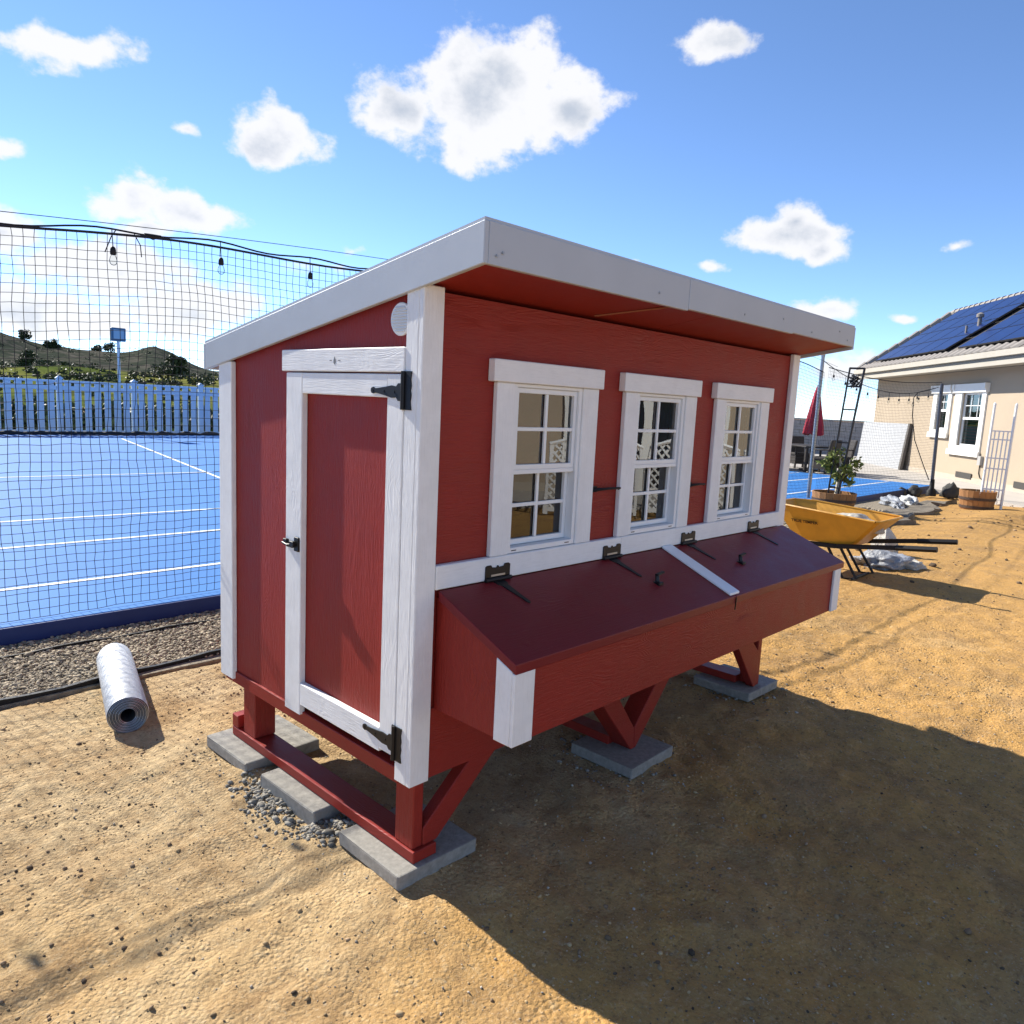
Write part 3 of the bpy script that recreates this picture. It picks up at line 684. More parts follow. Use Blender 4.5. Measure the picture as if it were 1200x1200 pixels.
# ------------------------------------------------------------------ net along the court
def top_z(x): return 2.235 + .075 * (x + .2) - .0068 * (x + .2) ** 2 + .018 * math.sin(x * 2.6)
def net(name, p0, p1, ztop, zbot, cell, rad, label, seed):
    th = thing(name, label, 'netting', (p0[0], p0[1], zbot))
    d = Vector((p1[0] - p0[0], p1[1] - p0[1], 0)); Ln = d.length; d.normalize(); n = Vector((-d.y, d.x, 0))
    nu = int(Ln / cell); nv = int(2.3 / cell)
    U = np.arange(nu + 1)[:, None] * cell + 0 * np.arange(nv + 1)[None]; Vv = np.arange(nv + 1)[None] / nv + 0 * U
    zt = np.array([ztop(u) for u in U[:, 0]])[:, None] - zbot
    wob = .030 * np.sin(U * 1.9 + 3 * Vv) * (1 - Vv) + .07 * value_noise(U, Vv * 2.4, seed, .55) * Vv * (1.15 - Vv) * 3
    X = U + wob * .55 + .010 * value_noise(U, Vv * 3, seed + 5, .12); Z = zt * Vv + .05 * value_noise(U, Vv * 2.4, seed + 3, .8) * (1 - Vv) * Vv * 4 + .010 * value_noise(U, Vv * 3, seed + 6, .12) * (Vv < .97)
    Yo = .06 * value_noise(U, Vv * 2.4, seed + 9, .9)
    P = np.stack([d.x * X + n.x * Yo, d.y * X + n.y * Yo, Z], -1)
    Vs = []; Fs = []; off = 0
    def strands(Q):
        nonlocal off
        a, b, _ = Q.shape
        # three-sided strands: offsets in the two axes across the strand
        t = np.zeros_like(Q); t[:, 1:-1] = Q[:, 2:] - Q[:, :-2]; t[:, 0] = Q[:, 1] - Q[:, 0]; t[:, -1] = Q[:, -1] - Q[:, -2]
        t /= np.linalg.norm(t, axis=-1)[..., None] + 1e-9
        e1 = np.cross(t, np.array([n.x, n.y, 0])); e1 /= np.linalg.norm(e1, axis=-1)[..., None] + 1e-9; e2 = np.cross(t, e1)
        ring = np.stack([Q + rad * (e1 * math.cos(k * 2.0944) + e2 * math.sin(k * 2.0944)) for k in range(3)], 2)
        ids = (np.arange(a * b * 3).reshape(a, b, 3)) + off
        for k in range(3):
            k2 = (k + 1) % 3
            Fs.append(np.stack([ids[:, :-1, k], ids[:, :-1, k2], ids[:, 1:, k2], ids[:, 1:, k]], -1).reshape(-1, 4))
        Vs.append(ring.reshape(-1, 3)); off += a * b * 3
    strands(P); strands(np.swapaxes(P, 0, 1))
    o = link('mesh', np_mesh(name + '_mesh', np.concatenate(Vs), np.concatenate(Fs)), M_netblk, th); tag(o, kind='stuff')
    MB().tube([tuple(p) for p in P[:, -1][::2]], .0075, 6).build('top_rope', M_netblk, th, smooth=True)
    return th
netL = net('barrier_net', (-1.6, 3.16), (11.28, 3.42), lambda u: top_z(u - 1.6), .11, .052, .0019, 'black square mesh net hung along the near edge of the blue court', 21)
netR = net('barrier_net', (11.36, 3.42), (15.68, 2.80), lambda u: 2.28 - .10 * math.sin(u / 4.36 * math.pi), .05, .055, .0017, 'black mesh net between the galvanised pole and the dark pole', 41)
# bulb strings
M_bulb = glass_mat('clear_bulb_glass', 1.2, (.93, .94, .93))
def bulb_string(name, label, pts, every, wire_r=.0045, drop=.10, scale=1.0):
    th = thing(name, label, 'string lights', pts[0])
    o0 = Vector(pts[0]); P = [Vector(p) - o0 for p in pts]
    MB().tube(P, wire_r, 6).build('cable', M_rubber, th, smooth=True)
    for i in every:
        p = P[i]
        s = MB().tube([p, p + Vector((.004, 0, -drop + .03))], .0028 * scale, 5).lathe([(.006, .006), (.0125, 0), (.0155, -.012), (.0165, -.034), (.0135, -.040), (.004, -.041)], 12, tuple(p + Vector((.004, 0, -drop + .034))))
        for q in range(len(s.v)): pass
        so_ = s.build('socket', M_rubber, th, smooth=True)
        MB().lathe([(.010, 0), (.017, -.012), (.0215, -.030), (.019, -.046), (.010, -.055), (.001, -.057)], 12, tuple(p + Vector((.004, 0, -drop - .006)))).build('bulb', M_bulb, so_, smooth=True)
    return th
xs_ = np.linspace(-1.6, 4.6, 80)
pts = [(x, 3.13, top_z(x) + .012 + .012 * math.sin(x * 9)) for x in xs_]
near_i = [int(round((x + 1.6) / 6.2 * 79)) for x in (-1.15, -.45 + .0, .275, .88, 1.56, 2.33, 3.02, 3.7)]
sl1 = bulb_string('string_lights', 'black outdoor bulb string tied along the rope of the court net', pts, near_i, .0055, .135)
# loose ties and a sleeve on that string
mb = MB().tube([(.30, 3.12, top_z(.3) + .01), (.27, 3.10, top_z(.3) - .03), (.235, 3.10, top_z(.3) - .12)], .003, 5).tube([(.40, 3.12, top_z(.4)), (.425, 3.10, top_z(.4) - .06), (.43, 3.10, top_z(.4) - .125)], .003, 5)
o0 = Vector(pts[0]); mb.v = [tuple(Vector(v) - o0) for v in mb.v]; mb.build('cable_tie', M_rubber, sl1)
mb = MB().tube([(.455, 3.12, top_z(.455) + .004), (.50, 3.12, top_z(.5) - .006), (.55, 3.12, top_z(.55))], [.008, .017, .008], 8); mb.v = [tuple(Vector(v) - o0) for v in mb.v]; mb.build('plug', M_rubber, sl1, smooth=True)
w = MB().tube([(x, 3.2, 2.30 + .087 * (x + .2) - .0078 * (x + .2) ** 2) for x in np.linspace(-1.6, 11.2, 40)], .0022, 5).build('guy_wire', M_netblk); tag(w, 'thin dark support wire stretched above the rope of the court net', 'wire')
def catenary(a, b, sag, n=22):
    a = Vector(a); b = Vector(b); return [tuple(a.lerp(b, i / n) - Vector((0, 0, sag * 4 * (i / n) * (1 - i / n)))) for i in range(n + 1)]
bulb_string('string_lights', 'bulb string sagging from the galvanised pole to the dark pole', catenary((11.30, 3.50, 2.40), (15.66, 2.86, 2.18), .30), [2, 4, 6, 8, 10, 12, 14, 16, 18, 20], .006, .14, 1.3)
bulb_string('string_lights', 'bulb string dropping down the dark pole in front of the house wall', [(15.64, 2.9, 2.16), (15.55, 3.2, 2.06), (15.5, 3.25, 1.95), (15.52, 3.24, 1.6), (15.55, 3.15, 1.1), (15.62, 2.95, .6), (15.66, 2.82, .3)], [1, 2], .010, .12, 1.3)
# poles
t = thing('net_pole', 'tall galvanised steel pole at the court edge in front of the red umbrella', 'pole', (11.31, 3.50, .0))
MB().tube([(0, 0, .0), (0, 0, 2.46)], .030, 14).build('pole', M_steel, t, smooth=True); MB().lathe([(.034, 0), (.034, .03), (.012, .05)], 12, (0, 0, 2.455)).build('cap', M_steel, t, smooth=True)
t = thing('net_pole', 'dark metal pole beside the patio in front of the house windows', 'pole', (15.70, 2.76, -.02))
MB().tube([(0, 0, 0), (-.02, .05, 2.27)], .034, 12).build('pole', mat('dark_grey_metal', (.10, .11, .13), .5, metal=.4), t, smooth=True); MB().lathe([(.10, 0), (.09, .10), (.05, .16), (.04, .34)], 12).build('base_sleeve', M_rubber, t, smooth=True)

# ------------------------------------------------------------------ white picket fence behind the court
fence = thing('picket_fence', 'pale blue white picket fence along the far side of the blue court', 'fence', (4.66, 20.45, 0))
FD = Vector((1.8, -.10, 0)).normalized(); fang = math.atan2(FD.y, FD.x); M_fence = mat('pale_blue_fence_vinyl', (.50, .64, .80), .4, var=.06, vscale=2)
post_me = MB().box(-.065, .065, -.065, .065, -.1, 1.50).mesh('post', .01); cap_me = MB().prism([(-.08, 0), (.08, 0), (.08, .02), (0, .085), (-.08, .02)], 1, -.08, .08)
cap_me = MB().add([(-.08, -.08, 0), (.08, -.08, 0), (.08, .08, 0), (-.08, .08, 0), (-.08, -.08, .025), (.08, -.08, .025), (.08, .08, .025), (-.08, .08, .025), (0, 0, .09)], [(3, 2, 1, 0), (0, 1, 5, 4), (1, 2, 6, 5), (2, 3, 7, 6), (3, 0, 4, 7), (4, 5, 8), (5, 6, 8), (6, 7, 8), (7, 4, 8)]).mesh('post_cap')
pick_me = MB().box(-.078, .078, -.011, .011, .06, 1.47).mesh('picket', .004); railw = 1.8 - .134
rail_me = MB().box(-railw / 2, railw / 2, -.022, .022, -.055, .055).mesh('rail', .005); rail_lo = MB().box(-railw / 2, railw / 2, -.022, .022, -.04, .04).mesh('rail', .005)
for k in range(-8, 7):
    c = FD * 1.8 * k; p = link('post', post_me, M_fence, fence, c, (0, 0, fang)); link('post_cap', cap_me, M_fence, p, (0, 0, 1.501))
    mid = c + FD * .9; n_ = Vector((FD.y, -FD.x, 0))
    for z, me in ((1.27, rail_me), (.14, rail_lo)): link('rail', me, M_fence, fence, mid + n_ * .034 + Vector((0, 0, z)), (0, 0, fang))
    link('rail', rail_me, M_fence, fence, mid + n_ * .034 + Vector((0, 0, 1.44)), (0, 0, fang)).scale = (1, 1, .5)
    for j in range(7):
        link('picket', pick_me, M_fence, fence, c + FD * (.065 + .13 + j * (1.41 / 6)), (0, 0, fang))
mb = MB(); xs_ = np.linspace(-18, 13, 150); q = []
for i, x in enumerate(xs_):
    q.append((x, 19.92 - .02 * x + .02 * math.sin(i * 1.3), .13 + .02 * math.sin(i * 2.1)))
tag(MB().tube(q, [.055 + .018 * math.sin(i * 1.9) for i in range(150)], 7).build('rolled_net', M_netblk, smooth=True), 'black rolled netting lying along the foot of the picket fence', 'netting')
t = thing('flood_light', 'blue square flood light on a thin pole behind the court', 'flood light', (6.0, 20.1, .0))
MB().tube([(0, 0, -.1), (0, 0, 2.58)], .035, 10).build('pole', mat('pale_blue_steel', (.45, .55, .65), .4, metal=.3), t, smooth=True)
hd_ = MB().box(-.18, .18, -.06, .06, 2.56, 2.91).build('head', mat('blue_housing', (.03, .12, .22), .5), t, .015)
MB().add([(-.13, -.0605, 2.62), (.13, -.0605, 2.62), (.13, -.0605, 2.86), (-.13, -.0605, 2.86)], [(0, 1, 2, 3)]).build('lens', mat('lamp_lens', (.25, .42, .55), .1), hd_)
bpy.data.objects['lens'].location.y = -.003

# ------------------------------------------------------------------ hills
def ridge(az):   # tangent of the skyline elevation (from eye height) against azimuth in degrees from +Y towards +X
    a = [-80, -40, -10, 6, 12, 14.4, 18.4, 19.6, 20.7, 21.9, 23.3, 25, 30, 45, 65, 80]
    t = [.10, .10, .09, .065, .049, .038, .0335, .037, .0455, .038, .026, .022, .018, .008, -.002, -.004]
    return np.interp(az, a, t)
azs = np.radians(np.linspace(-80, 80, 420)); rs_ = np.concatenate([np.linspace(26, 60, 30), np.geomspace(62, 420, 90)])
AZ, RR = np.meshgrid(azs, rs_); HX = RR * np.sin(AZ) - 1.3; HY = RR * np.cos(AZ) - 1.6
rd = ridge(np.degrees(AZ))
mid_h = np.minimum(rd, .024 + .012 * value_noise(np.degrees(AZ), 0 * AZ, 61, 6)) * 95
HZ = -.9 + (mid_h + 1.2) * sstep(34, 95, RR) + np.maximum(0, rd * 300 - mid_h) * sstep(110, 300, RR) - 18 * sstep(310, 420, RR)
HZ += (1.3 * value_noise(HX, HY, 62, 14) + .5 * value_noise(HX, HY, 63, 4)) * sstep(45, 90, RR) + (3.0 * value_noise(HX, HY, 64, 26) + 1.6 * value_noise(HX, HY, 65, 8)) * sstep(150, 240, RR) * (rd > .02)
n0, n1 = HX.shape; idx = np.arange(n0 * n1).reshape(n0, n1); F = np.stack([idx[:-1, :-1], idx[:-1, 1:], idx[1:, 1:], idx[1:, :-1]], -1).reshape(-1, 4)
hme = np_mesh('hills', np.stack([HX, HY, HZ], -1).reshape(-1, 3), F); hme.polygons.foreach_set('use_smooth', [True] * len(F))
def hill_mat():
    mt = bpy.data.materials.new('scrub_hillside'); mt.use_nodes = True
    T = NT(mt.node_tree); p = T.n['Principled BSDF']; pos = T.node('ShaderNodeNewGeometry').outputs['Position']
    a = T.noise(pos, .035, 4, .6); b = T.noise(pos, .22, 6, .7); c = T.noise(pos, 1.1, 4, .7)
    sp = T.node('ShaderNodeSeparateXYZ'); T.inp(sp, 0, pos)
    col = T.mix(T.ramp(a, .40, .58), (.085, .115, .030, 1), (.20, .19, .055, 1))
    col = T.mix(T.ramp(b, .50, .62), col, (.050, .062, .022, 1))
    rock = T.math('MULTIPLY', T.ramp(sp.outputs[1], 90, 150) if False else T.node('ShaderNodeMapRange').outputs[0], 1.0)
    mr = T.node('ShaderNodeVectorMath', operation='LENGTH'); T.inp(mr, 0, pos)
    rk = T.node('ShaderNodeMapRange'); T.inp(rk, 0, mr.outputs['Value']); T.inp(rk, 1, 95.0); T.inp(rk, 2, 150.0)
    col = T.mix(rk.outputs[0], col, T.mix(T.ramp(b, .40, .55), (.10, .092, .078, 1), (.038, .046, .036, 1)))
    col = T.mix(T.math('MULTIPLY', T.ramp(c, .35, .55, (1, 1, 1, 1), (0, 0, 0, 1)), .4), col, (.03, .035, .015, 1))
    T.l.new(col, p.inputs['Base Color']); p.inputs['Roughness'].default_value = 1; p.inputs['Specular IOR Level'].default_value = 0
    return mt
tag(link('hills', hme, hill_mat()), kind='structure')
def hill_z(x, y):
    r = math.hypot(x + 1.3, y + 1.6); az = math.degrees(math.atan2(x + 1.3, y + 1.6))
    j = np.abs(np.degrees(azs) - az).argmin(); i = np.abs(rs_ - r).argmin(); return float(HZ[i, j])

# leaf-card foliage
def leaf_cloud(name, C, size, n, material, parent, seed, leaf=.08, flat=1.0, stuff=False):
    r = np.random.default_rng(seed); C = np.asarray(C, float)
    k = r.integers(0, len(C), n); ctr = C[k]
    d = r.normal(size=(n, 3)); d /= np.linalg.norm(d, axis=1)[:, None]; rad = r.random(n) ** .45
    P = ctr[:, :3] + d * (rad * ctr[:, 3])[:, None] * np.array([1, 1, flat])
    a = r.normal(size=(n, 3)); a /= np.linalg.norm(a, axis=1)[:, None]; b = np.cross(a, r.normal(size=(n, 3))); b /= np.linalg.norm(b, axis=1)[:, None]
    s = leaf * r.uniform(.6, 1.4, n)[:, None]
    V = np.stack([P - a * s, P - b * s * .45, P + a * s, P + b * s * .45], 1).reshape(-1, 3)
    o = link(name, np_mesh(name, V, np.arange(4 * n).reshape(n, 4)), material, parent)
    if stuff: tag(o, kind='stuff')
    return o
def leaf_mat(name, c):
    if name in MATS: return MATS[name]
    mt = bpy.data.materials.new(name); mt.use_nodes = True; T = NT(mt.node_tree); p = T.n['Principled BSDF']
    g = T.node('ShaderNodeNewGeometry'); f = T.math('MULTIPLY_ADD', g.outputs['Random Per Island'], 1.0, .5)
    cc = T.node('ShaderNodeCombineColor'); T.inp(cc, 0, f); T.inp(cc, 1, f); T.inp(cc, 2, f)
    T.l.new(T.mix(1.0, (*c, 1), cc.outputs[0], 'MULTIPLY'), p.inputs['Base Color']); p.inputs['Roughness'].default_value = .6; p.inputs['Specular IOR Level'].default_value = .25
    MATS[name] = mt; return mt
M_leaf_dk = leaf_mat('dark_oak_leaves', (.045, .060, .022)); M_leaf_md = leaf_mat('scrub_leaves', (.085, .110, .030)); M_leaf_lt = leaf_mat('weed_leaves', (.15, .20, .04))
M_bark = mat('rough_bark', (.10, .075, .05), .95, var=.4, vscale=8, bump=.8, bscale=20, bdist=.02)
def tree(x, y, h, rad, m_, label, seed, n=1400, leaf=.28):
    z = hill_z(x, y) - .15; t = thing('tree', label, 'tree', (x, y, z), 0, None); r = random.Random(seed)
    mb = MB().tube([(0, 0, 0), (.05 * h * r.uniform(-1, 1), .04 * h, h * .3), (.06 * h * r.uniform(-1, 1), 0, h * .62)], [h * .045, h * .035, h * .015], 7)
    cl = []
    for k in range(9):
        a = r.uniform(0, 6.28); q = rad * r.uniform(.15, .75); c = (q * math.cos(a), q * math.sin(a), h * r.uniform(.22, .80)); cl.append((*c, rad * r.uniform(.32, .55)))
        if k < 5: mb.tube([(0, 0, h * .3), (c[0] * .5, c[1] * .5, h * .45), c[:3]], [h * .02, h * .014, h * .006], 5)
    mb.build('trunk', M_bark, t, smooth=True); leaf_cloud('crown', cl, 1, n, m_, t, seed, leaf, .8); return t
def at_az(az, r): return r * math.sin(R(az)) - 1.3, r * math.cos(R(az)) - 1.6
x, y = at_az(22.0, 92); tree(x, y, 3.3, 1.9, M_leaf_dk, 'broad dark tree on the green slope below the pointed hill', 1, 2200, .17)
x, y = at_az(13.5, 98); tree(x, y, 2.4, 1.4, M_leaf_dk, 'dark tree standing alone above the grassy slope behind the picket fence', 2, 1500, .16)
for i, (az, rr_, h, q) in enumerate(((13.3, 270, 3.6, 2.4), (14.6, 275, 2.4, 1.6), (15.0, 275, 3.0, 2), (18.0, 285, 3, 2.6), (17.3, 285, 2, 2), (9, 260, 4, 3))):
    x, y = at_az(az, rr_); tag(tree(x, y, h, q, M_leaf_dk, 'small dark tree on the skyline of the scrub covered hill', 10 + i, 700, .34), group='trees on the skyline')
cl = []
for k in range(760):
    az = random.uniform(2, 40); rr_ = random.uniform(50, 290) if k % 3 else random.uniform(60, 95); x, y = at_az(az, rr_); s = random.uniform(.15, .55) * (1 + rr_ / 150); cl.append((x, y, hill_z(x, y) + s * .3, s))
o = leaf_cloud('hillside_scrub', cl, 1, 36000, M_leaf_dk, None, 31, .16, .7); tag(o, 'dark scrub bushes dotted over the green hillside', 'scrub', kind='stuff')
cl = []
for k in range(34):
    x = random.uniform(-8, 14); s = random.uniform(.10, .22); cl.append((x, 21.3 - .05 * x + random.uniform(-.35, 1.2), s * .6, s))
o = leaf_cloud('fence_weeds', cl, 1, 1600, M_leaf_lt, None, 32, .07, .9); tag(o, 'light green weeds growing behind the picket fence', 'weeds', kind='stuff')
cl = []
for k in range(260):
    x = random.uniform(-10, 18); s = random.uniform(.32, .66); cl.append((x, 21.7 - .05 * x + random.uniform(-.1, 3.0), s * .6, s))
o = leaf_cloud('bank_shrubs', cl, 1, 46000, M_leaf_dk, None, 33, .12, .85); tag(o, 'dark green shrubs massed on the bank beyond the picket fence', 'shrubs', kind='stuff')

# ------------------------------------------------------------------ house
def stucco():
    mt = mat('tan_stucco', (.40, .325, .235), .95, var=.07, vscale=1.2, bump=.5, bscale=45, bdist=.006); return mt
M_stucco = stucco(); M_cream = mat('cream_trim', (.40, .365, .30), .7, var=.08, vscale=3)
house = thing('house', 'tan stucco house with solar panels and white trimmed windows', 'house', tuple(A0))
class HB(MB):
    "mesh in house coordinates: t along the eave, s behind the eave, z up (local to the house)"
    def hb(s, t0, t1, s0, s1, z0, z1):
        vs = []
        for z in (z0, z1):
            for ss in (s0, s1):
                for t in (t0, t1): p = Vector(H(t, ss, z)) - A0; vs.append(p)
        return s.add(vs, [(0, 2, 3, 1), (4, 5, 7, 6), (0, 1, 5, 4), (2, 6, 7, 3), (0, 4, 6, 2), (1, 3, 7, 5)])
    def hq(s, pts): 
        return s.add([Vector(H(*p)) - A0 for p in pts], [tuple(range(len(pts)))])
T0, T1, SB, PIT, HE = -.55, 27.0, .6, .70, 3.12
wn_ = [(4.10, 5.16, 1.10, 2.47), (5.36, 6.93, .70, 2.47), (13.2, 14.8, .9, 2.4)]
glz = [(4.33, 4.98, 1.30, 2.28), (5.72, 6.74, .92, 2.27), (13.5, 14.5, 1.1, 2.25)]
mb = HB(); ts = sorted({T0 + .3, T1} | {g_[0] for g_ in glz} | {g_[1] for g_ in glz})
for i in range(len(ts) - 1):
    g_ = [q for q in glz if abs(q[0] - ts[i]) < 1e-6]
    if g_: mb.hb(ts[i], ts[i + 1], SB, SB + .2, -.1, g_[0][2]).hb(ts[i], ts[i + 1], SB, SB + .2, g_[0][3], 2.83)
    else: mb.hb(ts[i], ts[i + 1], SB, SB + .2, -.1, 2.83)
mb.hb(T0 + .3, T0 + .5, SB + .2005, 5.0, -.1, 2.83).hb(T0 + .3, T1, 5.0, 5.2, -.1, 2.83); mb.hb(T0 + .5005, T1, 2.8, 2.9, -.1, 2.82)
mb.hq([(T0 + .3, SB, 2.83), (T0 + .3, 5.2, 2.83), (T0 + .3, 2.8, 2.83 + 2.2 * PIT)])
house_wall = mb.build('wall', M_stucco, house)
HB().hb(T0 + .29, T1, SB - .015, SB - .0005, -.05, .16).build('plinth', mat('stucco_weep_band', (.45, .39, .31), .95, var=.1), house)
# eaves
HB().hb(T0, T1, 0, .03, 2.87, 3.09).build('fascia', M_cream, house); HB().hb(T0, T1, -.13, -.001, 2.98, 3.11).build('gutter', M_cream, house); HB().hb(T0, T1, .0305, SB + .1, 2.84, 2.868).build('eave_soffit', M_cream, house)
HB().hb(T0, T1, -.05, -.0005, 2.80, 2.90).build('fascia', M_cream, house)
def rz_(s): return HE + PIT * s
M_tile = mat('grey_brown_roof_tile', (.17, .15, .135), .9, var=.4, vscale=2.5, bump=.6, bscale=8, bdist=.03)
mb = HB(); RS = 2.8
mb.add([Vector(H(*p)) - A0 for p in [(T0, -.02, rz_(-.02)), (T1, -.02, rz_(-.02)), (T1, RS, rz_(RS)), (T0, RS, rz_(RS)), (T0, -.02, rz_(-.02) - .07), (T1, -.02, rz_(-.02) - .07), (T1, RS, rz_(RS) - .07), (T0, RS, rz_(RS) - .07), (T0, 5.6, rz_(0)), (T1, 5.6, rz_(0)), (T1, 5.6, rz_(0) - .07), (T0, 5.6, rz_(0) - .07)]],
       [(0, 1, 2, 3), (4, 7, 6, 5), (0, 4, 5, 1), (3, 2, 9, 8), (7, 11, 10, 6), (8, 9, 10, 11), (0, 3, 7, 4), (3, 8, 11, 7), (1, 5, 6, 2), (2, 6, 10, 9)])
hroof = mb.build('roof', M_tile, house)
# barrel tiles along the ridge and the verge, eave course
rt = MB().tube([(0, 0, 0), (.34, 0, .015)], [.10, .12], 8).mesh('ridge_tile', 0, True)
ang = math.atan2(DR.y, DR.x); up_dir = math.atan2(-NR.y, -NR.x)
M_ridge = mat('pale_ridge_tile', (.28, .255, .23), .9, var=.3, vscale=5)
for k in range(26): link('ridge_tile', rt, M_ridge, hroof, Vector(H(T0 + .02 + k * .32, RS, rz_(RS) + .01)) - A0, (0, 0, ang))
for k in range(9):
    o = link('verge_tile', rt, M_ridge, hroof, Vector(H(T0 + .05, -.02 + k * .31, rz_(-.02 + k * .31) + .01)) - A0); o.rotation_euler = Matrix.Rotation(up_dir, 3, 'Z').to_4x4().to_euler(); o.rotation_euler = (Matrix.Rotation(up_dir, 4, 'Z') @ Matrix.Rotation(-math.atan(PIT), 4, 'Y')).to_euler()
et = MB().add([(-.15, 0, 0), (-.075, 0, .05), (0, 0, .065), (.075, 0, .05), (.15, 0, 0), (-.15, .3, 0), (-.075, .3, .05), (0, .3, .065), (.075, .3, .05), (.15, .3, 0)], [(0, 1, 6, 5), (1, 2, 7, 6), (2, 3, 8, 7), (3, 4, 9, 8), (0, 4, 3, 2, 1), (5, 6, 7, 8, 9), (0, 5, 9, 4)]).mesh('eave_tile')
for k in range(30):
    o = link('eave_tile', et, M_ridge, hroof, Vector(H(T0 + .2 + k * .32, -.05, rz_(-.05) + .012)) - A0); o.rotation_euler = (Matrix.Rotation(up_dir - math.pi / 2, 4, 'Z') @ Matrix.Rotation(math.atan(PIT), 4, 'X')).to_euler()
# solar panels: each module its own piece
def solar_mat():
    mt = bpy.data.materials.new('solar_cells'); mt.use_nodes = True; T = NT(mt.node_tree); p = T.n['Principled BSDF']
    obj = T.node('ShaderNodeTexCoord').outputs['Object']; br = T.node('ShaderNodeTexBrick'); br.offset = 0
    T.inp(br, 'Vector', obj); T.inp(br, 'Scale', 1.0); T.inp(br, 'Brick Width', .16); T.inp(br, 'Row Height', .16); T.inp(br, 'Mortar Size', .004); T.inp(br, 'Color1', (.003, .014, .085, 1)); T.inp(br, 'Color2', (.004, .017, .10, 1)); T.inp(br, 'Mortar', (.025, .035, .07, 1))
    T.l.new(br.outputs[0], p.inputs['Base Color']); p.inputs['Roughness'].default_value = .28; p.inputs['Specular IOR Level'].default_value = .3; return mt
M_solar = solar_mat(); M_sframe = mat('black_module_frame', (.02, .02, .022), .4)
pm = MB().box(.008, .952, .008, .72 - .008, .032, .040).mesh('solar_panel'); pf = MB().box(0, .96, 0, .008, 0, .042).box(0, .96, .712, .72, 0, .042).box(0, .008, .0082, .7118, 0, .042).box(.952, .96, .0082, .7118, 0, .042).box(.0082, .9518, .0082, .7118, 0, .006).mesh('module_frame')
rotp = (Matrix.Rotation(up_dir - math.pi / 2, 4, 'Z') @ Matrix.Rotation(math.atan(PIT), 4, 'X')).to_euler()
csl = 1 / math.sqrt(1 + PIT * PIT)
def array(t0, cols, rows, s0):
    for c in range(cols):
        for r_ in range(rows):
            t = t0 + (c + 1) * .98; s = s0 + r_ * .74 * csl
            o = link('solar_panel', pm, M_solar, hroof, Vector(H(t, s, rz_(s) + .09)) - A0, rotp); link('module_frame', pf, M_sframe, o)
array(-.60, 5, 4, .22); array(5.02, 9, 4, .20)
MB().box(-.3, .3, -2.0, .0, 0, .02)
mb = MB().tube([(0, 0, 0), (0, 0, .35)], .05, 8).lathe([(.09, .34), (.09, .42), (.03, .46)], 10); mb.build('vent_pipe', M_ridge, hroof, loc=tuple(Vector(H(4.72, 1.22, rz_(1.22))) - A0), smooth=True)
mb = MB().tube([(0, 0, 0), (0, 0, .32)], .03, 8); mb.build('vent_pipe', M_ridge, hroof, loc=tuple(Vector(H(4.70, .92, rz_(.92))) - A0), smooth=True)
# windows of the house
M_hglass = glass_mat('house_window_glass', 1.8, (.35, .50, .42)); M_blind = mat('green_grey_blind', (.10, .30, .19), .7, var=.2, vscale=3); M_wtrim = mat('white_window_trim', (.80, .79, .74), .6)
for (w_, g_) in zip(wn_, glz):
    a, b, c, d = w_; e, f, gg, hh = g_
    o = HB().hb(a, e, SB - .04, SB - .0008, c, hh).hb(f, b, SB - .04, SB - .0008, c, hh).hb(e, f, SB - .04, SB - .0008, c, gg).build('window', M_wtrim, house)
    HB().hb(a - .05, b + .05, SB - .09, SB - .0008, hh + .001, d + .02).build('head_trim', M_wtrim, o); HB().hb(a - .03, b + .03, SB - .08, SB - .0405, c - .02, c + .12).build('sill', M_wtrim, o)
    HB().hb(a - .05, a + .03, SB - .12, SB - .0905, d - .12, d + .02).hb(b - .03, b + .05, SB - .12, SB - .0905, d - .12, d + .02).build('corbel', M_wtrim, o)
    zm = (gg + hh) / 2 + .03; y0 = SB + .045
    HB().hb(e, e + .05, y0, y0 + .05, gg, hh).hb(f - .05, f, y0, y0 + .05, gg, hh).hb(e + .0505, f - .0505, y0, y0 + .05, gg, gg + .05).hb(e + .0505, f - .0505, y0, y0 + .05, hh - .05, hh).hb(e + .0505, f - .0505, y0 - .01, y0 + .05, zm - .03, zm + .03).build('sash', M_vinyl, o)
    cm = (e + f) / 2; q3 = (f - e) / 3
    for tq in (e + q3, e + 2 * q3): HB().hb(tq - .008, tq + .008, y0 + .012, y0 + .022, zm + .031, hh - .051).build('muntin', M_vinyl, o)
    HB().hb(e + .051, f - .051, y0 + .0125, y0 + .0215, (zm + hh) / 2 - .008, (zm + hh) / 2 + .008).build('muntin', M_vinyl, o)
    for (z0, z1) in ((gg + .05, zm - .03), (zm + .03, hh - .05)): link('pane', np_mesh('pane', [Vector(H(*p_)) - A0 for p_ in [(f - .05, y0 + .03, z0), (e + .05, y0 + .03, z0), (e + .05, y0 + .03, z1), (f - .05, y0 + .03, z1)]][::-1], [(0, 1, 2, 3)]), M_hglass, o)
    for k in range(int((hh - gg) / .075)): HB().hb(e, f, y0 + .07, y0 + .075, gg + .02 + k * .075, gg + .075 + k * .075).build('blind_slat', M_blind, o)
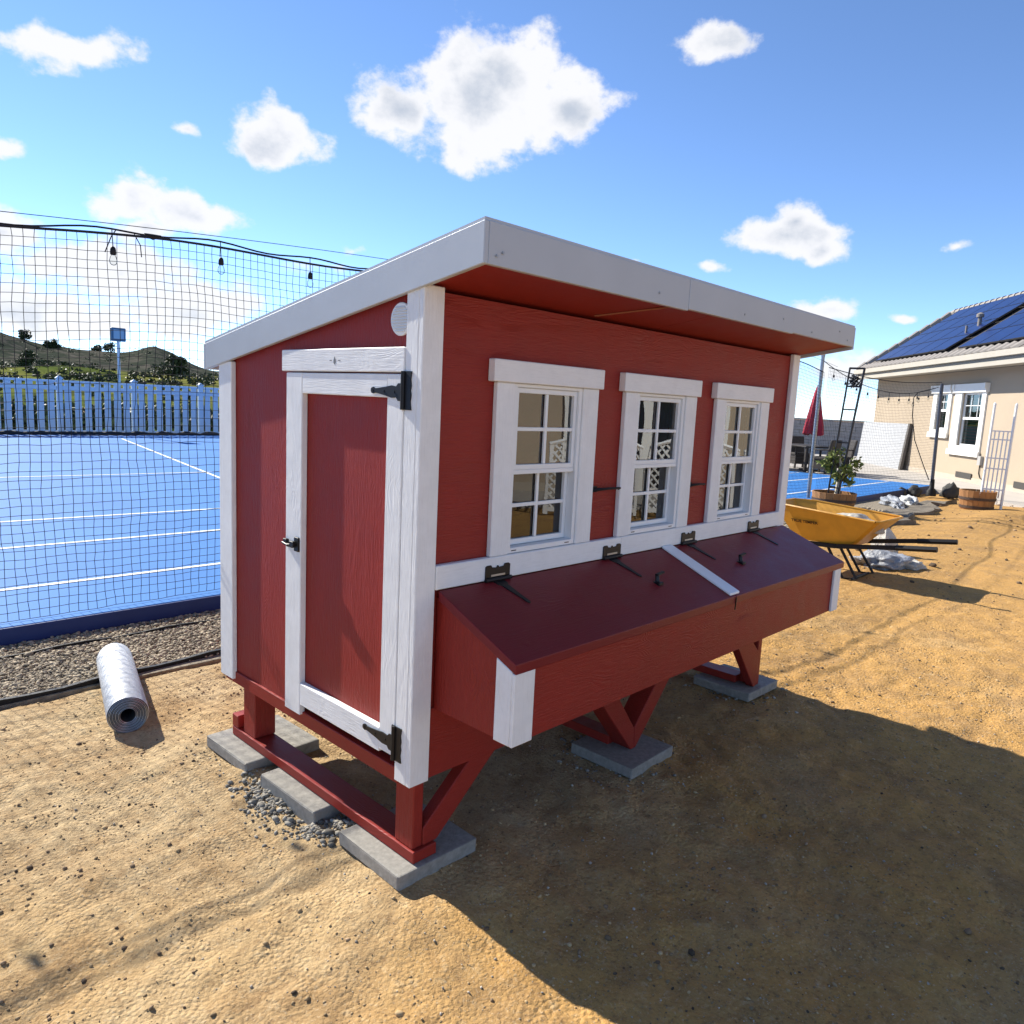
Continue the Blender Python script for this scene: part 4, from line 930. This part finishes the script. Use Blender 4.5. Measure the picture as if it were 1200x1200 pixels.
# wall box with cable, low vents
o = HB().hb(6.98, 7.12, SB - .07, SB - .0008, .50, .72).build('meter_box', mat('grey_plastic_box', (.35, .34, .32), .6), house)
HB().tube([Vector(H(7.03, SB - .02, z)) - A0 for z in (.5, .3)] + [Vector(H(7.1, SB - .02, .2)) - A0, Vector(H(7.25, SB - .02, .16)) - A0], .012, 6).build('cable', M_rubber, o)
for (ta, tb) in ((5.9, 6.7), (8.6, 9.6)): HB().hb(ta, tb, SB - .03, SB - .0155, .10 + .02, .26).build('vent', mat('dark_vent', (.05, .045, .04), .8), house)
# patio doors of the house further round, seen in the coop windows
o = HB().hb(19.0, 21.8, SB - .05, SB - .0008, .03, 2.35).build('patio_door', M_wtrim, house)
for ta in (19.12, 20.48): HB().hq([(ta, SB - .053, .16), (ta + 1.2, SB - .053, .16), (ta + 1.2, SB - .053, 2.22), (ta, SB - .053, 2.22)]).build('pane', mat('dark_door_glass', (.02, .025, .03), .05), o)

# lattice screens on the patio, mirrored in the coop windows
def lattice(t0, s, w_, h_, label):
    th = thing('lattice_screen', label, 'lattice', H(t0, s, .03), ang, 'white lattice screens on the patio'); m_ = M_vinyl
    MB().box(0, .05, -.02, .02, 0, h_).box(w_ - .05, w_, -.02, .02, 0, h_).box(.0505, w_ - .0505, -.02, .02, .04, .10).build('frame', m_, th)
    arc = [(w_ * k / 12, 0, h_ - .03 + .12 * math.sin(math.pi * k / 12)) for k in range(13)]; MB().tube(arc, .03, 6).build('top_rail', m_, th, smooth=True)
    k = -h_; mb = MB(); st = .11
    while k < w_:
        for sg in (0, 1):
            xa, za, xb, zb = k, .1, k + h_ - .1, h_
            if xa < .05: za += .05 - xa; xa = .05
            if xb > w_ - .05: zb -= xb - (w_ - .05); xb = w_ - .05
            if xb > xa + .03:
                if sg: xa, xb = w_ - xa, w_ - xb
                mb.bar((xa, -.006 + .012 * sg, za), (xb, -.006 + .012 * sg, zb), .006 if False else .026, .006, (0, 1, 0))
        k += st
    tag(mb.build('lattice_strips', m_, th), kind='stuff')
for k in range(4): lattice(17.2 + k * 1.35, -1.9, 1.25, .95, 'low white lattice screen with arched top standing on the patio')

# grey panel leaning against the wall, boundary wall beyond the patio
M_panel = mat('grey_woven_panel', (.40, .41, .42), .8, var=.18, vscale=9, bump=.5, bscale=60, bdist=.004)
t = thing('grey_panel', 'large grey panel leaning against the tan house wall', 'panel', H(.3, SB - .18, .03))
o0 = Vector(H(.3, SB - .18, .03))
def hpar(pts0, pts1): 
    return MB().add([Vector(H(*p)) - o0 for p in pts0 + pts1], [(0, 1, 2, 3), (7, 6, 5, 4), (0, 4, 5, 1), (1, 5, 6, 2), (2, 6, 7, 3), (3, 7, 4, 0)])
ta, tb = -.9, 2.74
hpar([(ta, SB - .20, .03), (tb, SB - .20, .03), (tb + .03, SB - .08, 1.41), (ta, SB - .08, 1.41)], [(ta, SB - .15, .03), (tb, SB - .15, .03), (tb + .03, SB - .03, 1.41), (ta, SB - .03, 1.41)]).build('sheet', M_panel, t)
hpar([(tb + .005, SB - .22, .03), (tb + .13, SB - .22, .03), (tb + .16, SB - .09, 1.42), (tb + .035, SB - .09, 1.42)], [(tb + .005, SB - .14, .03), (tb + .13, SB - .14, .03), (tb + .16, SB - .02, 1.42), (tb + .035, SB - .02, 1.42)]).build('edge_post', mat('dark_brown_edge', (.10, .09, .08), .8), t)
bw = thing('boundary_wall', 'low grey block wall beyond the patio furniture', 'wall', (27, 14, 0))
wd = Vector((.62, -.78, 0)).normalized(); M_block = mat('grey_block', (.33, .33, .34), .95, var=.15, vscale=3, bump=.4, bscale=30, bdist=.006)
blk = MB().box(-.195, .195, -.1, .1, 0, .195).mesh('block', .006); wa = math.atan2(wd.y, wd.x)
for r_ in range(7):
    for k in range(-12, 20): link('block', blk, M_block, bw, wd * (k * .40 + (.2 if r_ % 2 else 0)) + Vector((0, 0, -.04 + r_ * .20)), (0, 0, wa))
MB().box(-5.0, 8.2, -.12, .12, 1.362, 1.42).build('coping', M_block, bw).rotation_euler = (0, 0, wa)

# ------------------------------------------------------------------ patio furniture
um = thing('patio_umbrella', 'closed red patio umbrella standing over the outdoor table', 'umbrella', (18.75, 6.55, .03))
MB().tube([(0, 0, 0), (.02, 0, 2.28)], .022, 10).build('pole', mat('bronze_pole', (.06, .05, .045), .5, metal=.3), um, smooth=True)
vs = []; fs = []; nn = 32; lv = [(2.24, .03), (2.1, .07), (1.8, .12), (1.45, .17), (1.15, .215), (.98, .23), (.97, .19)]
for (z, r) in lv:
    for j in range(nn):
        t_ = 2 * math.pi * j / nn; k = 1 + .22 * math.cos(8 * t_ + z) * min(1, (2.3 - z)); vs.append((r * k * math.cos(t_) + .02, r * k * math.sin(t_), z + .03 * math.cos(8 * t_) * (z < 1.2)))
for i in range(len(lv) - 1):
    for j in range(nn): fs.append((i * nn + j, i * nn + (j + 1) % nn, (i + 1) * nn + (j + 1) % nn, (i + 1) * nn + j))
MB().add(vs, fs).build('canopy', mat('faded_red_canvas', (.42, .022, .045), .85, var=.25, vscale=7), um, smooth=True)
MB().lathe([(.26, 0), (.26, .05), (.05, .09)], 20).build('base', M_rubber, um)
M_wicker = mat('dark_brown_wicker', (.035, .027, .022), .7, var=.4, vscale=25, bump=.6, bscale=60, bdist=.004)
tb_ = thing('patio_table', 'dark brown outdoor table under the closed red umbrella', 'table', (18.95, 6.75, .03), .9)
MB().box(-.8, .8, -.48, .48, .64, .68).build('tabletop', M_wicker, tb_, .01)
for sx_ in (-.72, .72):
    for sy_ in (-.4, .4): MB().box(sx_ - .035, sx_ + .035, sy_ - .035, sy_ + .035, 0, .6395).build('leg', M_wicker, tb_)
def chair(loc, rz, label):
    c = thing('patio_chair', label, 'chair', loc, rz, 'dark chairs round the patio table')
    MB().box(-.25, .25, -.25, .25, .36, .43).build('seat', M_wicker, c, .012)
    vs = [(-.25, .2, .4), (.25, .2, .4), (.25, .27, .4), (-.25, .27, .4), (-.24, .30, .88), (.24, .30, .88), (.24, .36, .88), (-.24, .36, .88)]
    MB().add(vs, [(0, 1, 2, 3), (7, 6, 5, 4), (0, 4, 5, 1), (1, 5, 6, 2), (2, 6, 7, 3), (3, 7, 4, 0)]).build('backrest', M_wicker, c, .02)
    MB().box(-.22, .22, -.2, .2, .12, .3595).build('seat_skirt', M_wicker, c)
    for sx_ in (-.23, .23):
        MB().bar((sx_, -.25, .60), (sx_, .29, .62), .05, .03).build('armrest', M_wicker, c, .006)
        for sy_ in (-.23, .23): MB().bar((sx_, sy_, 0), (sx_, sy_, .59 if sy_ < 0 else .4), .04, .04).build('leg', M_wicker, c)
    return c
for (x, y, rz, lb) in ((18.15, 7.25, R(120), 'dark wicker armchair at the end of the patio table away from the house'), (18.35, 6.05, R(170), 'dark wicker armchair between the red umbrella and the edge of the blue court'), (19.35, 6.0, R(215), 'dark wicker armchair at the end of the patio table beside the grey panel'), (19.6, 7.2, R(-40), 'dark wicker armchair behind the patio table with its back to the block wall'), (18.75, 7.65, R(30), 'dark wicker armchair at the corner of the patio table by the block wall')): chair((x, y, .03), rz, lb)

# ------------------------------------------------------------------ planters, trellises, plant
M_stave = mat('oak_stave', (.40, .19, .065), .8, var=.4, vscale=9, stretch=(1, 1, .25), bump=.5, bscale=50, bdist=.003, island=.25); M_hoop = mat('rusty_hoop', (.09, .06, .045), .7, metal=.4); M_soil = mat('potting_soil', (.06, .042, .03), .95, bump=.8, bscale=30, bdist=.02)
def barrel(loc, r, h, label):
    b = thing('barrel_planter', label, 'planter', loc); n = 20
    for k in range(n):
        a0 = 2 * math.pi * k / n + .008; a1 = 2 * math.pi * (k + 1) / n - .008; vs = []
        for (z, q) in ((0, .84), (h * .5, .955), (h, 1.0)):
            for (aa, rr_) in ((a0, r * q), (a1, r * q), (a1, r * q - .022), (a0, r * q - .022)): vs.append((rr_ * math.cos(aa), rr_ * math.sin(aa), z))
        fs = [(3, 2, 1, 0), (8, 9, 10, 11)] + [(i * 4 + j, i * 4 + (j + 1) % 4, i * 4 + 4 + (j + 1) % 4, i * 4 + 4 + j) for i in (0, 1) for j in range(4)]
        MB().add(vs, fs).build('stave', M_stave, b)
    for z, q in ((h * .22, .90), (h * .62, .972)):
        MB().lathe([(r * q + .002, z - .022), (r * q + .007, z - .022), (r * q + .009, z + .022), (r * q + .003, z + .022)], 32, closed=False).build('hoop', M_hoop, b, smooth=True)
    MB().lathe([(.01, h - .06), (r * .6, h - .05), (r * .95, h - .065)], 24, closed=False).build('soil', M_soil, b, smooth=True); return b
barrel((10.92, 2.93, -.03), .335, .315, 'half barrel planter holding a young tree and black obelisk'); barrel((13.62, 1.50, -.02), .285, .36, 'half barrel planter beside the white ladder trellis')
# black obelisk trellis, leaning
ob = thing('obelisk_trellis', 'tall black metal ladder trellis leaning in the barrel planter', 'trellis', (10.92, 2.95, .24)); M_iron = mat('black_iron', (.014, .014, .016), .5)
sv = Vector((.32, -.95, 0)).normalized(); dv = Vector((.95, .32, 0)); lean = sv * .15
def opt(i, j, z): # i across, j depth, z up 0..1
    wd_ = .10 + .0 * z; return sv * (i * (.075 + .030 * z)) + dv * (j * .09) + lean * z + Vector((0, 0, 2.0 * z))
for i in (-1, 1):
    for j in (-1, 1): MB().tube([opt(i, j, 0), opt(i, j, 1)], .018 if i > 0 and j < 0 else .012, 6).build('upright', M_iron, ob, smooth=True)
for z in (.06, .42, .68, .86, 1.0):
    for (p, q) in (((-1, -1), (1, -1)), ((1, -1), (1, 1)), ((1, 1), (-1, 1)), ((-1, 1), (-1, -1))): MB().tube([opt(*p, z), opt(*q, z)], .010, 5).build('rung', M_iron, ob, smooth=True)
for i, z in ((0, .90), (.5, .90), (-.4, .92), (.2, .84)): pass
leaf_cloud('wire_bundle', [(*(opt(0, 0, .9)), .10)], 1, 120, M_iron, ob, 77, .03)
pt = thing('young_tree', 'young bushy tree with pale trunk growing in the half barrel', 'plant', (10.95, 2.90, .25))
MB().tube([(0, 0, 0), (.01, -.01, .25), (.02, 0, .48), (-.03, .03, .62)], [.045, .042, .03, .012], 9).build('trunk', mat('pale_trunk', (.55, .50, .38), .8, var=.2), pt, smooth=True)
mb = MB(); cl = []
for k in range(13):
    a = random.uniform(0, 6.28); e = Vector((.30 * math.cos(a) * random.uniform(.4, 1), .30 * math.sin(a) * random.uniform(.4, 1), random.uniform(.18, .72))); st_ = Vector((.01, 0, random.uniform(.12, .48)))
    mb.tube([st_, st_.lerp(e, .5) + Vector((0, 0, .03)), e], [.012, .008, .004], 5); cl.append((*e, .09)); cl.append((*st_.lerp(e, .65), .07))
mb.build('branches', M_bark, pt, smooth=True); leaf_cloud('leaves', cl, 1, 620, leaf_mat('citrus_leaves', (.16, .19, .045)), pt, 55, .045)
# white ladder trellis
wt = thing('ladder_trellis', 'white ladder trellis leaning behind the barrel planter by the house', 'trellis', (13.66, 1.28, .02)); M_wl = mat('white_metal_trellis', (.80, .80, .78), .45)
s2 = Vector((.21, -.98, 0)).normalized(); ln2 = s2 * -.02 + Vector((.10, .02, 0))
def wp(i, z): return s2 * (i * .155) + s2 * (.02 * z - .02) + Vector((.10, .02, 0)) * z + Vector((0, 0, 1.78 * z))
for i in (-1, 1): MB().tube([wp(i, 0), wp(i, 1)], .022, 8).build('upright', M_wl, wt, smooth=True); MB().lathe([(.018, 0), (.026, .02), (.012, .045), (.002, .06)], 8, tuple(wp(i, 1))).build('finial', M_wl, wt, smooth=True)
for z in (.20, .40, .50, .68, .76): MB().bar(wp(-1, z), wp(1, z), .02, .022).build('rung', M_wl, wt)
for i in (-.6, -.2, .2, .6): MB().tube([wp(i, .12), wp(i, .76)], .011, 6).build('slat', M_wl, wt, smooth=True)
# things lying near the patio edge
def lump(name, c, size, m_, label, cat, seed, amp=.25, seg=3, group=None, rz=0):
    bm = bmesh.new(); bmesh.ops.create_icosphere(bm, subdivisions=seg, radius=1)
    from mathutils import noise as mn
    for v in bm.verts:
        q = v.co.copy(); d = 1 + amp * mn.fractal(q * 1.7 + Vector((seed * 7.1, 3.3, seed)), 1.0, 2.0, 4); v.co = Vector((q.x * size[0] * d, q.y * size[1] * d, max(-.35, q.z) * size[2] * d + .3 * size[2]))
    for f in bm.faces: f.smooth = True
    me = bpy.data.meshes.new(name); bm.to_mesh(me); bm.free(); o = link(name, me, m_, None, c, (0, 0, rz)); return tag(o, label, cat, group)
M_tarp = mat('grey_plastic_tarp', (.40, .42, .45), .4, var=.5, vscale=6, bump=1.0, bscale=9, bdist=.05); M_sack = mat('white_woven_sack', (.62, .58, .50), .7, var=.35, vscale=7, bump=.9, bscale=12, bdist=.03)
lump('folded_tarp', (12.7, 2.58, .0), (.16, .55, .11), M_tarp, 'crumpled grey tarp lying at the corner of the blue court', 'tarp', 1, .5, 4, None, R(-62)); lump('folded_tarp', (13.3, 2.50, .02), (.13, .34, .10), mat('pale_tarp', (.66, .66, .64), .5, var=.3, vscale=6, bump=1, bscale=9, bdist=.04), 'pale crumpled plastic sheet lying over the grey tarp', 'tarp', 2, .5, 4, None, R(-62))
for i, (x, y, s) in enumerate(((15.35, 2.98, .13), (15.1, 3.15, .10), (15.9, 2.45, .17))):
    lump('dark_bundle', (x, y, -.02), (s, s, s * 1.2), mat('dark_weathered_plastic', (.045, .045, .042), .7, var=.4, vscale=12, bump=.8, bscale=14, bdist=.03), ('small black bundle at the foot of the dark pole', 'tiny black bundle on the court corner beside the dark pole', 'round grey green sack on the patio edge beside the dark pole')[i], 'bundle', 5 + i, .35)
# dark weed mat with a ragged raised edge
mb = MB(); vs = []; fs = []; k = 60
for i in range(k):
    f = i / (k - 1); x = 8.9 + 5.4 * f; yn = 1.55 + .5 * f + .10 * math.sin(f * 17) + .06 * math.sin(f * 41); vs += [(x, yn, .0), (x, yn + .02, .055 + .025 * math.sin(f * 33)), (x, yn + .12, .03), (x, 2.35 + .1 * f, .012)]
    if i: o_ = 4 * (i - 1); fs += [(o_ + j, o_ + j + 1, o_ + j + 5, o_ + j + 4) for j in range(3)]
tag(MB().add(vs, fs).build('weed_mat', mat('dusty_weed_mat', (.20, .17, .13), .95, var=.55, vscale=5, bump=.8, bscale=25, bdist=.02), smooth=True), 'dusty black weed mat with a curled edge lying between dirt and court', 'ground mat')

# ------------------------------------------------------------------ wheelbarrow
wb = thing('wheelbarrow', 'yellow wheelbarrow with black handles standing on the dirt beyond the coop', 'wheelbarrow', (5.90, 1.02, .035)); M_yel = mat('yellow_steel_tray', (.62, .30, .025), .42, var=.2, vscale=8)
def tray(z_off, ins): # rim and bottom outlines, y: - towards the handles
    rim = [(-.34, -.44), (-.30, -.47), (.30, -.47), (.34, -.44), (.34, .36), (.25, .54), (-.25, .54), (-.34, .36)]
    bot = [(-.21, -.20), (-.18, -.23), (.18, -.23), (.21, -.20), (.21, .22), (.16, .32), (-.16, .32), (-.21, .22)]
    return rim, bot
rim, bot = tray(0, 0); vs = []; n_ = 8
for (x, y) in rim: vs.append((x, y, .53 + .05 * (y > .3)))
for (x, y) in bot: vs.append((x, y, .265))
for (x, y) in rim: vs.append((x * .985, y * .985, .531 + .05 * (y > .3)))
for (x, y) in bot: vs.append((x * .98, y * .98, .270))
fs = [(i, (i + 1) % 8, 8 + (i + 1) % 8, 8 + i) for i in range(8)] + [tuple(range(8, 16))] + [(16 + (i + 1) % 8, 16 + i, 24 + i, 24 + (i + 1) % 8) for i in range(8)] + [tuple(range(24, 32))[::-1]] + [((i + 1) % 8, i, 16 + i, 16 + (i + 1) % 8) for i in range(8)]
tr = MB().add(vs, fs).build('tray', M_yel, wb, .006, seg=2)
MB().tube([(x, y, .534 + .05 * (y > .3)) for (x, y) in rim + rim[:1]], .011, 6, False).build('rim', M_yel, tr, smooth=True)
for sx_ in (-1, 1):
    h = MB().bar((sx_ * .10, .72, .20), (sx_ * .24, -.10, .255), .032, .04).bar((sx_ * .24, -.10, .255), (sx_ * .30, -.62, .335), .032, .04).build('handle', M_rubber, wb, .006)
    MB().tube([(sx_ * .30, -.62, .335), (sx_ * .318, -.94, .375)], .024, 8).build('grip', M_rubber, h, smooth=True)
    MB().tube([(sx_ * .20, -.12, .25), (sx_ * .22, -.30, -.02), (sx_ * .22, -.18, -.032), (sx_ * .2, .0, .25)], .013, 6).build('leg', M_rubber, wb, smooth=True)
MB().tube([(-.22, -.26, -.024), (.22, -.26, -.024)], .012, 6).build('stand_bar', M_rubber, wb)
wh = MB(); cyw, czw = .70, .142
vs = []; fs = []
for i in range(24):
    a = 2 * math.pi * i / 24
    for j in range(8):
        b_ = 2 * math.pi * j / 8; rr_ = .135 + .042 * math.cos(b_); vs.append((.042 * math.sin(b_), cyw + rr_ * math.cos(a), czw + rr_ * math.sin(a)))
for i in range(24):
    for j in range(8): fs.append((i * 8 + j, i * 8 + (j + 1) % 8, ((i + 1) % 24) * 8 + (j + 1) % 8, ((i + 1) % 24) * 8 + j))
ww = MB().add(vs, fs).build('wheel', M_rubber, wb, smooth=True); MB().tube([(-.02, cyw, czw), (.02, cyw, czw)], .10, 16).build('rim_disc', M_steel, ww); MB().tube([(-.11, cyw, czw), (.11, cyw, czw)], .01, 6).build('axle', M_steel, ww)
# lettering on the near side of the tray
fc = bpy.data.curves.new('lettering', 'FONT'); fc.body = 'TRUE TEMPER'; fc.size = .040; fc.align_x = 'CENTER'; fc.align_y = 'CENTER'; fc.extrude = .0008; fc.offset = .0010
fo = bpy.data.objects.new('lettering_tmp', fc); COL.objects.link(fo); bpy.context.view_layer.update()
fme = bpy.data.meshes.new_from_object(fo.evaluated_get(bpy.context.evaluated_depsgraph_get())); bpy.data.objects.remove(fo)
fme.materials.clear(); lt = link('lettering', fme, M_rubber, tr)
# near face runs between rim (-.34, y, .53) and bottom (-.21, y, .265)
xd = Vector((0, -1, 0)); nrm = Vector((-.265, 0, -.13)).normalized(); yd = nrm.cross(xd); lt.matrix_local = Matrix.Translation(Vector((-.300, .19, .448)) + nrm * .004) @ Matrix((xd, yd, nrm)).transposed().to_4x4()
# load in the tray
ld = lump('sand_bag', (5.93, .93, .435), (.19, .28, .11), mat('pale_bag', (.50, .47, .40), .8, var=.3, vscale=8, bump=.7, bscale=15, bdist=.02), 'pale bag lying inside the yellow wheelbarrow tray', 'bag', 9, .25, 4)
# sacks beside the barrow
lump('plastic_bag', (6.62, .80, .01), (.26, .20, .10), M_tarp, 'crumpled clear plastic bag on the ground under the wheelbarrow handles', 'bag', 3, .55, 4, None, R(-20)); lump('plastic_bag', (6.80, .62, .01), (.10, .13, .06), M_sack, 'small white plastic bag beside the crumpled clear bag', 'bag', 12, .6, 4)
bm = bmesh.new(); vsb = []; sk_ = thing('tied_sack', 'upright white sack tied at the neck behind the wheelbarrow handles', 'sack', (7.35, 1.02, -.01)); vs = []; fs = []; nn = 24; lv = [(0, .10), (.02, .125), (.12, .13), (.22, .10), (.29, .05), (.315, .028), (.335, .024), (.37, .045), (.40, .05)]
bm.free()
for (z, r) in lv:
    for j in range(nn): t_ = 2 * math.pi * j / nn; k = 1 + .10 * math.cos(5 * t_ + z * 9) + .06 * math.cos(9 * t_); vs.append((r * k * math.cos(t_) * .85, r * k * math.sin(t_), z))
for i in range(len(lv) - 1):
    for j in range(nn): fs.append((i * nn + j, i * nn + (j + 1) % nn, (i + 1) * nn + (j + 1) % nn, (i + 1) * nn + j))
fs.append(tuple(range(nn))[::-1]); MB().add(vs, fs).build('bag', M_sack, sk_, smooth=True); MB().tube([(.026 * math.cos(t_), .03 * math.sin(t_), .325) for t_ in [2 * math.pi * i / 12 for i in range(13)]], .007, 5).build('tie', M_rubber, sk_)
